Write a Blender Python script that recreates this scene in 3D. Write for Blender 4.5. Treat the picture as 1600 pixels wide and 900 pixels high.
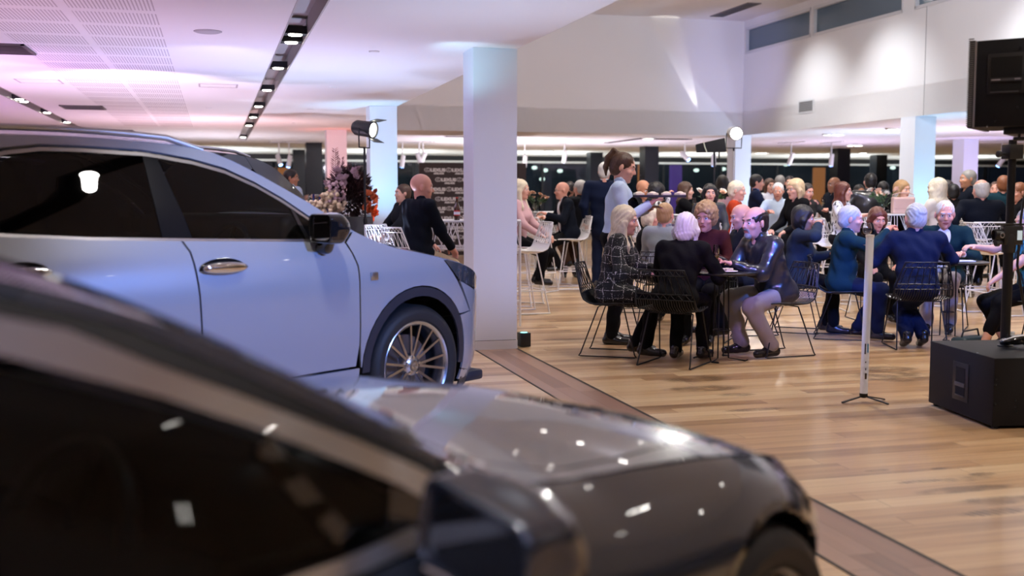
import bpy, bmesh, math, random
import numpy as np
from mathutils import Vector, Matrix, Euler
random.seed(7)
PI = math.pi
D = bpy.data
SC = bpy.context.scene
COL = SC.collection
for o in list(D.objects): D.objects.remove(o)

# ------------------------------------------------------------------ camera, world, exposure
CAMH = 1.40
FPX = 1700.0
YAW, PITCH = math.radians(15.25), math.radians(4.94)
cd = D.cameras.new('camera'); cam = D.objects.new('camera', cd); COL.objects.link(cam)
cam.location = (0, 0, CAMH)
cam.rotation_euler = (PI/2 - PITCH, 0, -YAW)
cd.sensor_width = 36; cd.lens = 36*FPX/1600; cd.clip_start = 0.02; cd.clip_end = 200
cd.dof.use_dof = True; cd.dof.focus_distance = 9.2; cd.dof.aperture_fstop = 1.7; cd.dof.aperture_blades = 0
SC.camera = cam
w = D.worlds.new('night_sky'); SC.world = w; w.use_nodes = True
w.node_tree.nodes['Background'].inputs[0].default_value = (0.012, 0.02, 0.045, 1)
w.node_tree.nodes['Background'].inputs[1].default_value = 0.6
SC.view_settings.view_transform = 'Standard'; SC.view_settings.look = 'None'
SC.view_settings.exposure = 0.0; SC.view_settings.gamma = 1; SC.view_settings.use_curve_mapping = False
SC.cycles.max_bounces = 8; SC.cycles.diffuse_bounces = 3; SC.cycles.glossy_bounces = 4
SC.cycles.transmission_bounces = 6; SC.cycles.transparent_max_bounces = 12
SC.cycles.sample_clamp_indirect = 6; SC.cycles.sample_clamp_direct = 0
SC.cycles.use_denoising = True; SC.cycles.caustics_reflective = False; SC.cycles.caustics_refractive = False
FWD = np.array([math.sin(YAW)*math.cos(PITCH), math.cos(YAW)*math.cos(PITCH), -math.sin(PITCH)])
RGT = np.array([math.cos(YAW), -math.sin(YAW), 0.0]); UPV = np.cross(RGT, FWD)
CAM = np.array([0, 0, CAMH])
def ray(u, v): return FWD + RGT*(u-800)/FPX + UPV*(450-v)/FPX
def at_z(u, v, z=0.0):
    r = ray(u, v); return CAM + r*((z-CAMH)/r[2])
def at_d(u, v, d): return CAM + ray(u, v)*d

def srgb(h):
    h = h.lstrip('#'); c = [int(h[i:i+2], 16)/255 for i in (0, 2, 4)]
    return tuple((x/12.92 if x <= .04045 else ((x+.055)/1.055)**2.4) for x in c)

def lamp(name, kind, loc, power, color=(1, 1, 1), aim=None, size=.1, spot=60, blend=.5, sy=None, spread=None):
    l = D.lights.new(name, kind); l.energy = power; l.color = color
    if kind == 'AREA':
        l.size = size
        if sy: l.shape = 'RECTANGLE'; l.size_y = sy
        if spread: l.spread = math.radians(spread)
    else: l.shadow_soft_size = size
    if kind == 'SPOT': l.spot_size = math.radians(spot); l.spot_blend = blend
    o = D.objects.new(name, l); COL.objects.link(o); o.location = loc
    if aim is not None:
        d = Vector(aim)-Vector(loc); o.rotation_euler = d.to_track_quat('-Z', 'Y').to_euler()
    return o

CZ = 2.683   # low ceiling
HZC = 5.15   # high ceiling
XB, YB, XW = 2.62, 21.93, 11.23    # edges of the double-height hall
WARM = (1.0, .93, .88)
# house lights of the double-height hall
HALL = [(x, y) for x in (4.6, 6.9, 9.2) for y in (-1.0, 3.5, 8.0, 12.5, 17.0)]
for x, y in HALL:
    lamp('hall_downlight', 'SPOT', (x, y, HZC-.06), 400, (1, .92, .84), (x, y, 0), .12, 100, .8)
# wall-washers over the right wall, then two unseen floods added to lift the walls
for y in (19.0, 16.6, 13.0):
    lamp('wall_washer', 'SPOT', (XW-1.9, y, HZC-.08), 400, (.95, .97, 1), (XW-.02, y-.2, 2.2), .15, 78, 1.)
lamp('wall_washer', 'SPOT', (7, 14, HZC-.3), 300, (.86, .86, 1), (7.5, YB, 3.6), .12, 80, 1.)  # wide unseen flood added to brighten the back wall
lamp('wall_washer', 'SPOT', (6.5, 10, HZC-.3), 600, (.84, .90, 1), (XW, 13, 3.6), .12, 100, 1.)  # general fill for the right wall, added without a fixture
# low ceiling downlights
for x, y, e in [(-2.5, 3, 60), (-2.5, 8, 60), (.65, 2.2, 50), (.65, 5.2, 40), (.65, 9.4, 40), (.65, 14, 40), (.65, 19, 40), (.65, 25, 40), (-2.5, 14, 40), (-2.5, 20, 40),
                (-6, 5, 80), (-6, 12, 80), (-6, 20, 60), (5, 25, 60), (9.5, 25, 60), (14, 24, 60), (14, 17, 60), (18, 22, 60), (14, 10, 60),
                (5, 31, 60), (10, 31, 60), (16, 31, 60), (22, 29, 60), (-2, 31, 60), (6, -3, 120), (2, -4, 90), (-3, -3, 90)]:
    lamp('downlight', 'SPOT', (x, y, CZ-.05), e*1.6, WARM, (x, y, 0), .06, 110, .7)
# coloured event uplights on columns and ceiling, plus unseen ones added to brighten ceilings
def uplight(x, y, z, e, c, aim, spot=90, size=.06, blend=.9):
    return lamp('uplight', 'SPOT', (x, y, z), e, c, aim, size, spot, blend)
uplight(-1.2, -1.2, .9, 700, (.66, .70, 1), (-1.2, -1.2, 3), 150, .1)  # unseen behind the camera, added to brighten the near ceiling
uplight(1.3, 11.6, .4, 250, (.55, .66, 1), (1.3, 11.6, 3), 150, .1)  # added ceiling fill, hidden behind the silver SUV
uplight(-.4, 9.9, .4, 150, (.74, .58, 1), (-.4, 9.9, 3), 150, .1)  # another unseen ceiling fill added behind the SUV
for x, y, e, c in [(-.6, 14.5, 200, (.85, .70, 1)), (1.3, 17.8, 150, (.7, .75, 1)), (-1, 19.5, 180, (.95, .66, .9)), (-3.5, 12, 200, (.85, .55, 1)), (5.5, 25, 240, (.85, .78, 1)), (10, 25.5, 240, (.85, .78, 1)), (15, 24, 260, (.8, .68, 1)), (13.4, 17.6, 200, (.75, .72, 1)), (19, 19, 260, (.7, .6, 1)), (13.5, 12, 200, (.7, .75, 1)), (0, 25, 240, (.9, .85, 1))]:
    uplight(x, y, .35, e, c, (x, y, 3), 150, .1)  # unseen fill spots added to lift the low ceilings
uplight(2.0, 7.2, 1.0, 70, (.55, .68, 1), (2.0, 7.2, 3), 130, .3)  # added to brighten the ceiling near the thick column
uplight(-2.6, 7.6, .5, 120, (1, .58, .92), (-2.6, 7.6, 3), 150, .1)  # unseen pinkish fill added for the left ceiling
uplight(-3.8, 10, .6, 900, (.88, .48, 1), (-3.0, 13, 2.7), 120, .1)
uplight(-5, 15, .3, 420, (.72, .40, 1), (-5, 17, 2.7), 110)
uplight(-.9, 11.8, 2.0, 260, (.95, .74, .90), (-.8, 15, 2.7), 120, .1)
uplight(.3, 9.4, 2.05, 50, (.40, .45, 1), (-.2, 11.2, 2.7), 70)
uplight(-.4, 12.2, 2.1, 36, (.80, .88, 1), (1.6, 12.9, 2.68), 50, .05)
uplight(-.4, 15.2, 2.1, 36, (.80, .88, 1), (1.6, 15.9, 2.68), 50, .05)
uplight(1.7, 8.9, 2.2, 22, (.45, .85, 1), (2.3, 9.6, 2.70), 60, .04)
uplight(0.4, 19, .5, 240, (1, .66, .72), (.4, 21, 2.7), 130, .1)
uplight(2.42, 21.2, .1, 150, (1, .16, .12), (2.42, 22.2, 2.6), 45)
uplight(2.42, 15.0, .12, 240, (.26, .66, 1), (2.42, 15.95, 2.5), 55)
uplight(1.5, 7.2, 1.9, 30, (.45, .50, 1), (2.35, 9.44, 1.3), 60)
uplight(3.1, 7.6, .25, 46, (.45, .52, 1), (2.5, 9.44, 1.3), 70)
uplight(11.35, 14.9, .12, 240, (.26, .66, 1), (11.4, 15.7, 2.5), 60)
uplight(17.1, 21.0, .12, 200, (.62, .52, 1), (17.1, 21.9, 2.5), 60)
uplight(11.9, 20.8, .12, 160, (.45, .65, 1), (11.3, 21.9, 2.3), 60)
uplight(13.4, 19.2, .5, 260, (.50, .75, 1), (13, 21, 2.7), 120)
uplight(15, 18, .5, 260, (.85, .75, 1), (15, 20, 2.7), 150)
uplight(7, 25.5, .5, 420, (1, .93, .95), (7, 26, 2.7), 150)  # wide unseen spot added for a brighter far ceiling
for x in (-5, 0, 5, 10, 15, 20, 25):
    uplight(x, 32.4, .6, 520, (.92, 1, .98), (x, 33, 2.7), 140, .1)  # unseen row added to brighten the ceiling band before the windows
uplight(6.5, 8, 2.9, 700, (.92, .88, 1), (6.8, 12, 5.1), 150, .25)  # unseen, added to brighten the tall hall ceiling
uplight(8.6, 18.4, 2.9, 240, (.45, .45, 1), (11.2, 21.9, 4.4), 50, .2)
# stage lamps that light the party and the cars
lamp('stage_blue', 'SPOT', (3.6, 5.0, 2.5), 1100, (.06, .22, 1), (5.1, 9.0, .9), .08, 26, .8)
lamp('stage_blue', 'SPOT', (5.6, 5.6, 2.6), 800, (.06, .22, 1), (6.7, 9.6, .9), .08, 46, .8)
lamp('stage_blue', 'SPOT', (3.2, 6.7, 1.5), 70, (.10, .28, 1), (4.5, 5.95, .25), .06, 30, .8)
lamp('stage_violet', 'SPOT', (3.2, 6.2, 2.5), 300, (.50, .34, 1), (4.6, 8.8, 1.1), .08, 50, .8)
lamp('stage_violet', 'SPOT', (8.5, 7.0, 2.5), 240, (.48, .36, 1), (6.3, 9.6, 1.2), .08, 50, .8)
lamp('car_blue', 'SPOT', (3.4, 2.4, 2.5), 1100, (.20, .36, 1), (.8, 6.2, .35), .1, 50, .6)

# ------------------------------------------------------------------ helpers
_M = {}
def mat(name, col, rough=.5, metal=0., coat=0., spec=.5, emit=None, es=0., trans=0., alpha=1., bump=0., bscale=60., sheen=0., var=0., vscale=8., aniso=None, ior=1.45):
    if name in _M: return _M[name]
    m = D.materials.new(name); m.use_nodes = True; nt = m.node_tree; b = nt.nodes['Principled BSDF']
    if isinstance(col, str): col = srgb(col)
    b.inputs['Base Color'].default_value = (*col, 1); b.inputs['Roughness'].default_value = rough
    b.inputs['Metallic'].default_value = metal; b.inputs['Coat Weight'].default_value = coat
    b.inputs['Coat Roughness'].default_value = .03; b.inputs['Specular IOR Level'].default_value = spec
    b.inputs['Transmission Weight'].default_value = trans; b.inputs['Alpha'].default_value = alpha; b.inputs['IOR'].default_value = ior
    b.inputs['Sheen Weight'].default_value = sheen
    if emit is not None:
        b.inputs['Emission Color'].default_value = (*(srgb(emit) if isinstance(emit, str) else emit), 1); b.inputs['Emission Strength'].default_value = es
    if bump or var:
        tc = nt.nodes.new('ShaderNodeTexCoord')
        if bump:
            n = nt.nodes.new('ShaderNodeTexNoise'); n.inputs['Scale'].default_value = bscale; n.inputs['Detail'].default_value = 4
            nt.links.new(tc.outputs['Object'], n.inputs['Vector'])
            bp = nt.nodes.new('ShaderNodeBump'); bp.inputs['Strength'].default_value = bump; bp.inputs['Distance'].default_value = .01
            nt.links.new(n.outputs['Fac'], bp.inputs['Height']); nt.links.new(bp.outputs['Normal'], b.inputs['Normal'])
        if var:
            n2 = nt.nodes.new('ShaderNodeTexNoise'); n2.inputs['Scale'].default_value = vscale; n2.inputs['Detail'].default_value = 5
            nt.links.new(tc.outputs['Object'], n2.inputs['Vector'])
            mx = nt.nodes.new('ShaderNodeMix'); mx.data_type = 'RGBA'
            mx.inputs['A'].default_value = (*[c*(1-var) for c in col], 1); mx.inputs['B'].default_value = (*[min(1, c*(1+var)) for c in col], 1)
            nt.links.new(n2.outputs['Fac'], mx.inputs['Factor']); nt.links.new(mx.outputs['Result'], b.inputs['Base Color'])
    _M[name] = m; return m

def link_mesh(name, me, mats, parent=None, smooth=None):
    if not isinstance(mats, (list, tuple)): mats = [mats]
    for m in mats: me.materials.append(m)
    if smooth is not None:
        me.polygons.foreach_set('use_smooth', [True]*len(me.polygons))
        if smooth < 179: me.set_sharp_from_angle(angle=math.radians(smooth))
    o = D.objects.new(name, me); COL.objects.link(o)
    if parent: o.parent = parent
    return o
def tag(o, label=None, cat=None, group=None, kind=None):
    if label: o['label'] = label
    if cat: o['category'] = cat
    if group: o['group'] = group
    if kind: o['kind'] = kind
    return o
def empty(name, loc=(0, 0, 0), rz=0., label=None, cat=None, group=None):
    o = D.objects.new(name, None); o.empty_display_size = .1; COL.objects.link(o)
    o.location = loc; o.rotation_euler = (0, 0, rz); return tag(o, label, cat, group)
def kids(o): return [c for c in D.objects if c.parent == o]
def copy_tree(o, parent=None):
    c = o.copy(); COL.objects.link(c)
    if parent: c.parent = parent
    for k in kids(o): copy_tree(k, c)
    return c

class MB:
    """collects boxes, tubes, lathes and polygons into one mesh"""
    def __init__(s): s.v = []; s.f = []; s.m = []
    def add(s, vs, fs, mi=0):
        n = len(s.v); s.v += [tuple(map(float, v)) for v in vs]; s.f += [tuple(i+n for i in f) for f in fs]; s.m += [mi]*len(fs); return s
    def box(s, c, d, rz=0., mi=0, M=None):
        x, y, z = [k/2 for k in d]
        P = [Vector((a*x, b*y, e*z)) for a in (-1, 1) for b in (-1, 1) for e in (-1, 1)]
        R = M if M is not None else Matrix.Rotation(rz, 3, 'Z')
        P = [R @ p + Vector(c) for p in P]
        return s.add(P, [(0, 1, 3, 2), (4, 6, 7, 5), (0, 4, 5, 1), (2, 3, 7, 6), (0, 2, 6, 4), (1, 5, 7, 3)], mi)
    def span(s, a, b, mi=0):
        return s.box([(a[i]+b[i])/2 for i in range(3)], [abs(b[i]-a[i]) for i in range(3)], mi=mi)
    def tube(s, pts, r, n=6, closed=False, mi=0):
        P = [Vector(p) for p in pts]; N = len(P); vs = []; rr = r if isinstance(r, (list, tuple)) else [r]*N
        up = None
        for i in range(N):
            if closed: t = P[(i+1) % N]-P[i-1]
            else: t = P[min(i+1, N-1)]-P[max(i-1, 0)]
            t.normalize()
            if up is None:
                up = Vector((0, 0, 1)) if abs(t.z) < .9 else Vector((1, 0, 0))
            a = up - t*up.dot(t)
            if a.length < 1e-5: a = t.orthogonal()
            a.normalize(); up = a; b = t.cross(a)
            for k in range(n):
                q = 2*PI*k/n; vs.append(P[i]+(a*math.cos(q)+b*math.sin(q))*rr[i])
        fs = []
        for i in range(N if closed else N-1):
            for k in range(n):
                j = (i+1) % N; fs.append((i*n+k, i*n+(k+1) % n, j*n+(k+1) % n, j*n+k))
        if not closed: fs += [tuple(range(n))[::-1], tuple((N-1)*n+k for k in range(n))]
        return s.add(vs, fs, mi)
    def lathe(s, prof, c=(0, 0, 0), n=32, M=None, mi=0):
        vs = []; fs = []; R = M if M is not None else Matrix.Identity(3); m = len(prof)
        for k in range(n):
            q = 2*PI*k/n
            for r, z in prof: vs.append(R @ Vector((r*math.cos(q), r*math.sin(q), z)) + Vector(c))
        for k in range(n):
            for i in range(m-1):
                j = (k+1) % n; fs.append((k*m+i, j*m+i, j*m+i+1, k*m+i+1))
        return s.add(vs, fs, mi)
    def prism(s, poly, z0, z1, mi=0, M=None, c=(0, 0, 0)):
        n = len(poly); R = M if M is not None else Matrix.Identity(3)
        vs = [R @ Vector((x, y, z0)) + Vector(c) for x, y in poly]+[R @ Vector((x, y, z1)) + Vector(c) for x, y in poly]
        fs = [tuple(range(n))[::-1], tuple(range(n, 2*n))]+[(i, (i+1) % n, n+(i+1) % n, n+i) for i in range(n)]
        return s.add(vs, fs, mi)
    def build(s, name, mats, parent=None, smooth=None, bevel=0., loc=None):
        me = D.meshes.new(name); me.from_pydata(s.v, [], s.f); me.update()
        if s.m and max(s.m) > 0: me.polygons.foreach_set('material_index', s.m)
        if bevel:
            bm = bmesh.new(); bm.from_mesh(me)
            bmesh.ops.remove_doubles(bm, verts=bm.verts, dist=1e-5)
            es = [e for e in bm.edges if len(e.link_faces) == 2 and e.calc_face_angle(0) > .5]
            bmesh.ops.bevel(bm, geom=es, offset=bevel, segments=2, affect='EDGES', profile=.5)
            bm.to_mesh(me); bm.free()
        bm = bmesh.new(); bm.from_mesh(me); bmesh.ops.recalc_face_normals(bm, faces=bm.faces); bm.to_mesh(me); bm.free()
        o = link_mesh(name, me, mats, parent, smooth if smooth is not None else (40 if bevel else None))
        if loc is not None: o.location = loc
        return o

def arc(c, r, a0, a1, n=8): return [(c[0]+r*math.cos(math.radians(a0+(a1-a0)*i/n)), c[1]+r*math.sin(math.radians(a0+(a1-a0)*i/n))) for i in range(n+1)]

# --- signed-distance modelling with surface nets: smooth blended solids for bodies, clothes, hair
class SDF:
    def __init__(s, vox=.01): s.p = []; s.vox = vox; s.cuts = []
    def cone(s, a, b, ra, rb, k=.02, op=0):
        s.p.append(('c', np.array(a, float), np.array(b, float), ra, rb, k, op)); return s
    def chain(s, pts, rs, k=.02, op=0):
        for i in range(len(pts)-1): s.cone(pts[i], pts[i+1], rs[i], rs[i+1], k, op)
        return s
    def ell(s, c, r, R=None, k=.02, op=0):
        s.p.append(('e', np.array(c, float), np.array(r, float), np.eye(3) if R is None else np.array(R), 0, k, op)); return s
    def box(s, c, h, rnd=.01, R=None, k=.005, op=0):
        s.p.append(('b', np.array(c, float), np.array(h, float), np.eye(3) if R is None else np.array(R), rnd, k, op)); return s
    def cut(s, p, n): s.cuts.append((np.array(p, float), np.array(n, float)/np.linalg.norm(n))); return s
    def bounds(s, q):
        if q[0] == 'c':
            r = max(q[3], q[4]); return np.minimum(q[1], q[2])-r, np.maximum(q[1], q[2])+r
        if q[0] == 'b': r = np.full(3, np.linalg.norm(q[2])+q[4])
        else: r = np.full(3, q[2].max())
        return q[1]-r, q[1]+r
    def mesh(s, name, noise=None):
        v = s.vox; B = [s.bounds(q) for q in s.p if q[6] == 0]
        lo = np.min([b[0] for b in B], 0)-3*v; hi = np.max([b[1] for b in B], 0)+3*v
        n = np.ceil((hi-lo)/v).astype(int)+1
        F = np.full(n, .15, np.float32); ax = [lo[i]+v*np.arange(n[i]) for i in range(3)]
        for q in s.p:
            bl, bh = s.bounds(q); k = q[5]; m = k+2.5*v
            i0 = np.clip(np.floor((bl-m-lo)/v).astype(int), 0, n); i1 = np.clip(np.ceil((bh+m-lo)/v).astype(int)+1, 0, n)
            if (i1 <= i0).any(): continue
            X = ax[0][i0[0]:i1[0], None, None]; Y = ax[1][None, i0[1]:i1[1], None]; Z = ax[2][None, None, i0[2]:i1[2]]
            if q[0] == 'c':
                a, b, ra, rb = q[1:5]; d = b-a; L2 = d@d
                if L2 < 1e-10: L2 = 1e-10
                t = np.clip(((X-a[0])*d[0]+(Y-a[1])*d[1]+(Z-a[2])*d[2])/L2, 0, 1)
                dd = np.sqrt((X-a[0]-t*d[0])**2+(Y-a[1]-t*d[1])**2+(Z-a[2]-t*d[2])**2)-(ra+(rb-ra)*t)
            else:
                c, r, R = q[1], q[2], q[3]
                x, y, z = X-c[0], Y-c[1], Z-c[2]
                lx = x*R[0, 0]+y*R[1, 0]+z*R[2, 0]; ly = x*R[0, 1]+y*R[1, 1]+z*R[2, 1]; lz = x*R[0, 2]+y*R[1, 2]+z*R[2, 2]
                if q[0] == 'e':
                    k0 = np.sqrt((lx/r[0])**2+(ly/r[1])**2+(lz/r[2])**2)+1e-9
                    k1 = np.sqrt((lx/r[0]**2)**2+(ly/r[1]**2)**2+(lz/r[2]**2)**2)+1e-9
                    dd = k0*(k0-1)/k1
                else:
                    ex, ey, ez = np.abs(lx)-r[0], np.abs(ly)-r[1], np.abs(lz)-r[2]
                    dd = np.sqrt(np.maximum(ex, 0)**2+np.maximum(ey, 0)**2+np.maximum(ez, 0)**2)+np.minimum(np.maximum(ex, np.maximum(ey, ez)), 0)-q[4]
            sl = tuple(slice(i0[j], i1[j]) for j in range(3)); A = F[sl]
            if q[6] == 0:
                if k > 0: h = np.maximum(k-np.abs(A-dd), 0)/k; F[sl] = np.minimum(A, dd)-h*h*k*.25
                else: F[sl] = np.minimum(A, dd)
            else:
                dn = -dd
                if k > 0: h = np.maximum(k-np.abs(A-dn), 0)/k; F[sl] = np.maximum(A, dn)+h*h*k*.25
                else: F[sl] = np.maximum(A, dn)
        for p, nn in s.cuts:
            F = np.maximum(F, ((ax[0][:, None, None]-p[0])*nn[0]+(ax[1][None, :, None]-p[1])*nn[1]+(ax[2][None, None, :]-p[2])*nn[2]).astype(np.float32))
        if noise is not None:
            F = F+noise(ax[0][:, None, None], ax[1][None, :, None], ax[2][None, None, :]).astype(np.float32)
        for i in range(3):
            idx = [slice(None)]*3; idx[i] = 0; F[tuple(idx)] = .05; idx[i] = -1; F[tuple(idx)] = .05
        ins = F < 0
        c = [ins[a:n[0]-1+a, b:n[1]-1+b, e:n[2]-1+e] for a in (0, 1) for b in (0, 1) for e in (0, 1)]
        anyc = np.zeros_like(c[0]); allc = np.ones_like(c[0])
        for q in c: anyc |= q; allc &= q
        act = np.argwhere(anyc & ~allc)
        if len(act) == 0: return D.meshes.new(name)
        idm = np.full(np.array(n)-1, -1, np.int32); idm[act[:, 0], act[:, 1], act[:, 2]] = np.arange(len(act))
        acc = np.zeros((len(act), 3)); cnt = np.zeros(len(act))
        offs = [(a, b, e) for a in (0, 1) for b in (0, 1) for e in (0, 1)]
        val = {o: F[act[:, 0]+o[0], act[:, 1]+o[1], act[:, 2]+o[2]] for o in offs}
        for o in offs:
            for axi in range(3):
                if o[axi] == 0:
                    o2 = list(o); o2[axi] = 1; a, b = val[o], val[tuple(o2)]
                    m = (a < 0) != (b < 0); t = np.where(m, a/np.where(m, a-b, 1), 0)
                    pt = np.array(o, float)[None, :].repeat(len(act), 0); pt[:, axi] = t
                    acc += pt*m[:, None]; cnt += m
        V = lo+v*(act+acc/np.maximum(cnt, 1)[:, None])
        Q = []
        for axi in range(3):
            sh = [slice(1, -1)]*3; sh[axi] = slice(0, -1); s2 = [slice(1, -1)]*3; s2[axi] = slice(1, None)
            A, Bv = ins[tuple(sh)], ins[tuple(s2)]
            e = np.argwhere(A != Bv); off = np.ones(3, int); off[axi] = 0; pos = e+off
            u, w2 = (axi+1) % 3, (axi+2) % 3
            def cell(du, dw):
                q = pos.copy(); q[:, u] -= du; q[:, w2] -= dw; return idm[q[:, 0], q[:, 1], q[:, 2]]
            quad = np.stack([cell(1, 1), cell(0, 1), cell(0, 0), cell(1, 0)], 1)
            fl = ~A[e[:, 0], e[:, 1], e[:, 2]]; quad[fl] = quad[fl][:, ::-1]
            Q.append(quad)
        Q = np.concatenate(Q); Q = Q[(Q >= 0).all(1)]
        me = D.meshes.new(name); me.vertices.add(len(V)); me.vertices.foreach_set('co', V.astype(np.float32).ravel())
        me.loops.add(len(Q)*4); me.loops.foreach_set('vertex_index', Q.astype(np.int32).ravel())
        me.polygons.add(len(Q)); me.polygons.foreach_set('loop_start', np.arange(0, len(Q)*4, 4, dtype=np.int32))
        me.polygons.foreach_set('loop_total', np.full(len(Q), 4, np.int32)) if hasattr(me.polygons[0], 'loop_total') and False else None
        me.polygons.foreach_set('use_smooth', np.ones(len(Q), bool))
        me.update(calc_edges=True); me.validate()
        s.V = V; s.Q = Q
        return me
    def build(s, name, mats, parent=None, noise=None, matfn=None):
        me = s.mesh(name, noise)
        if matfn is not None and len(me.polygons):
            cen = s.V[s.Q].mean(1); mi = matfn(cen).astype(np.int32)
            if len(mi) == len(me.polygons): me.polygons.foreach_set('material_index', mi)
        return link_mesh(name, me, mats, parent)
# ------------------------------------------------------------------ setting
def nmat(name):
    m = D.materials.new(name); m.use_nodes = True; nt = m.node_tree; return m, nt, nt.nodes['Principled BSDF']
def nd(nt, t, **kw):
    n = nt.nodes.new(t)
    for k, v in kw.items():
        if k.startswith('i_'): n.inputs[k[2:].replace('_', ' ')].default_value = v
        else: setattr(n, k, v)
    return n
def math_n(nt, op, a, b=None, c=None):
    n = nt.nodes.new('ShaderNodeMath'); n.operation = op
    for i, x in enumerate((a, b, c)):
        if x is None: continue
        if isinstance(x, (int, float)): n.inputs[i].default_value = x
        else: nt.links.new(x, n.inputs[i])
    return n.outputs[0]

def wood(name, dark, mid, light, width=.13, length=1.9, vertical=False, stains=()):
    m, nt, b = nmat(name); L = nt.links
    tc = nd(nt, 'ShaderNodeTexCoord'); sp = nd(nt, 'ShaderNodeSeparateXYZ'); L.new(tc.outputs['Object'], sp.inputs[0])
    X, Y = sp.outputs['X'], sp.outputs['Y']
    if vertical: X, Y = Y, X
    row = math_n(nt, 'FLOOR', math_n(nt, 'DIVIDE', Y, width))
    wn = nd(nt, 'ShaderNodeTexWhiteNoise', noise_dimensions='1D'); L.new(row, wn.inputs['W'])
    xo = math_n(nt, 'ADD', X, math_n(nt, 'MULTIPLY', wn.outputs['Value'], 7.3))
    seg = math_n(nt, 'FLOOR', math_n(nt, 'DIVIDE', xo, length))
    cid = math_n(nt, 'ADD', math_n(nt, 'MULTIPLY', row, 17.13), math_n(nt, 'MULTIPLY', seg, 3.71))
    wn2 = nd(nt, 'ShaderNodeTexWhiteNoise', noise_dimensions='1D'); L.new(cid, wn2.inputs['W'])
    # long grain
    cb = nd(nt, 'ShaderNodeCombineXYZ'); L.new(math_n(nt, 'MULTIPLY', X, 1.1), cb.inputs[0]); L.new(math_n(nt, 'MULTIPLY', Y, 26), cb.inputs[1]); L.new(cid, cb.inputs[2])
    g = nd(nt, 'ShaderNodeTexNoise', i_Scale=1.0, i_Detail=6, i_Roughness=.65); L.new(cb.outputs[0], g.inputs['Vector'])
    cb2 = nd(nt, 'ShaderNodeCombineXYZ'); L.new(math_n(nt, 'MULTIPLY', X, .45), cb2.inputs[0]); L.new(math_n(nt, 'MULTIPLY', Y, 5), cb2.inputs[1]); L.new(cid, cb2.inputs[2])
    g2 = nd(nt, 'ShaderNodeTexNoise', i_Scale=1.0, i_Detail=3); L.new(cb2.outputs[0], g2.inputs['Vector'])
    t = math_n(nt, 'ADD', math_n(nt, 'MULTIPLY', wn2.outputs['Value'], .42), math_n(nt, 'ADD', math_n(nt, 'MULTIPLY', g.outputs['Fac'], .62), math_n(nt, 'MULTIPLY', g2.outputs['Fac'], .5)))
    t = math_n(nt, 'SUBTRACT', t, .27)
    cr = nd(nt, 'ShaderNodeValToRGB'); L.new(t, cr.inputs[0]); e = cr.color_ramp.elements
    e[0].position = .12; e[0].color = (*srgb(dark), 1); e[1].position = .85; e[1].color = (*srgb(light), 1)
    k = e.new(.45); k.color = (*srgb(mid), 1)
    col = cr.outputs[0]
    # plank joints
    fy = math_n(nt, 'FRACT', math_n(nt, 'DIVIDE', Y, width)); fx = math_n(nt, 'FRACT', math_n(nt, 'DIVIDE', xo, length))
    j = math_n(nt, 'MAXIMUM', math_n(nt, 'LESS_THAN', fy, .018), math_n(nt, 'LESS_THAN', fx, .0016))
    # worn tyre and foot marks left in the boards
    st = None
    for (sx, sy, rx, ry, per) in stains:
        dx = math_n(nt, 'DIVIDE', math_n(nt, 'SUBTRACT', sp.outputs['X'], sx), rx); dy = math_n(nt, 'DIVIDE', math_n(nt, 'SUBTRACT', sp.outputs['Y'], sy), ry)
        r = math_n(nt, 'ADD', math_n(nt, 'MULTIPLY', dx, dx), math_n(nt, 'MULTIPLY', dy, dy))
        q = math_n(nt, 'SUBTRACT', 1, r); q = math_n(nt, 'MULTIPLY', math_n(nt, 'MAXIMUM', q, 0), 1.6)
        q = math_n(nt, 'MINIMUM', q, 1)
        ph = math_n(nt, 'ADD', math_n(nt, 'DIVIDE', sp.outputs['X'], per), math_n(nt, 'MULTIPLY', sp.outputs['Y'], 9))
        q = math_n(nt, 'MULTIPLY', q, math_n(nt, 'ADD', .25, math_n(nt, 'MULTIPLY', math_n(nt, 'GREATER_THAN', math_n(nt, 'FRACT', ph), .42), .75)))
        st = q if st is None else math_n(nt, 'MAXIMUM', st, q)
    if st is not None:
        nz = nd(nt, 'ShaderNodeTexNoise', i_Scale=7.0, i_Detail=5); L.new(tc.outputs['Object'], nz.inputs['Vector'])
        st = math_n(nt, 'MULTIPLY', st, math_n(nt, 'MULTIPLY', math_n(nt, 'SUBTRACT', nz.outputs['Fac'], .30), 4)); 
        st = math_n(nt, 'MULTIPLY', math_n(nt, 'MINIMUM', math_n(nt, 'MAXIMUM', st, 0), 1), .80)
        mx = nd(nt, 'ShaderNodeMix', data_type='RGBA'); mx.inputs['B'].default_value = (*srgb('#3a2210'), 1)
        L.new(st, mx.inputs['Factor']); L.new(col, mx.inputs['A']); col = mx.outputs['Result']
    mx = nd(nt, 'ShaderNodeMix', data_type='RGBA'); mx.inputs['B'].default_value = (*srgb('#4a2f1c'), 1)
    L.new(math_n(nt, 'MULTIPLY', j, .8), mx.inputs['Factor']); L.new(col, mx.inputs['A']); L.new(mx.outputs['Result'], b.inputs['Base Color'])
    L.new(math_n(nt, 'ADD', .22, math_n(nt, 'MULTIPLY', g.outputs['Fac'], .22)), b.inputs['Roughness'])
    bp = nd(nt, 'ShaderNodeBump', i_Strength=.12, i_Distance=.004); L.new(g.outputs['Fac'], bp.inputs['Height']); L.new(bp.outputs[0], b.inputs['Normal'])
    b.inputs['Coat Weight'].default_value = .35; b.inputs['Coat Roughness'].default_value = .16
    return m
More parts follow.
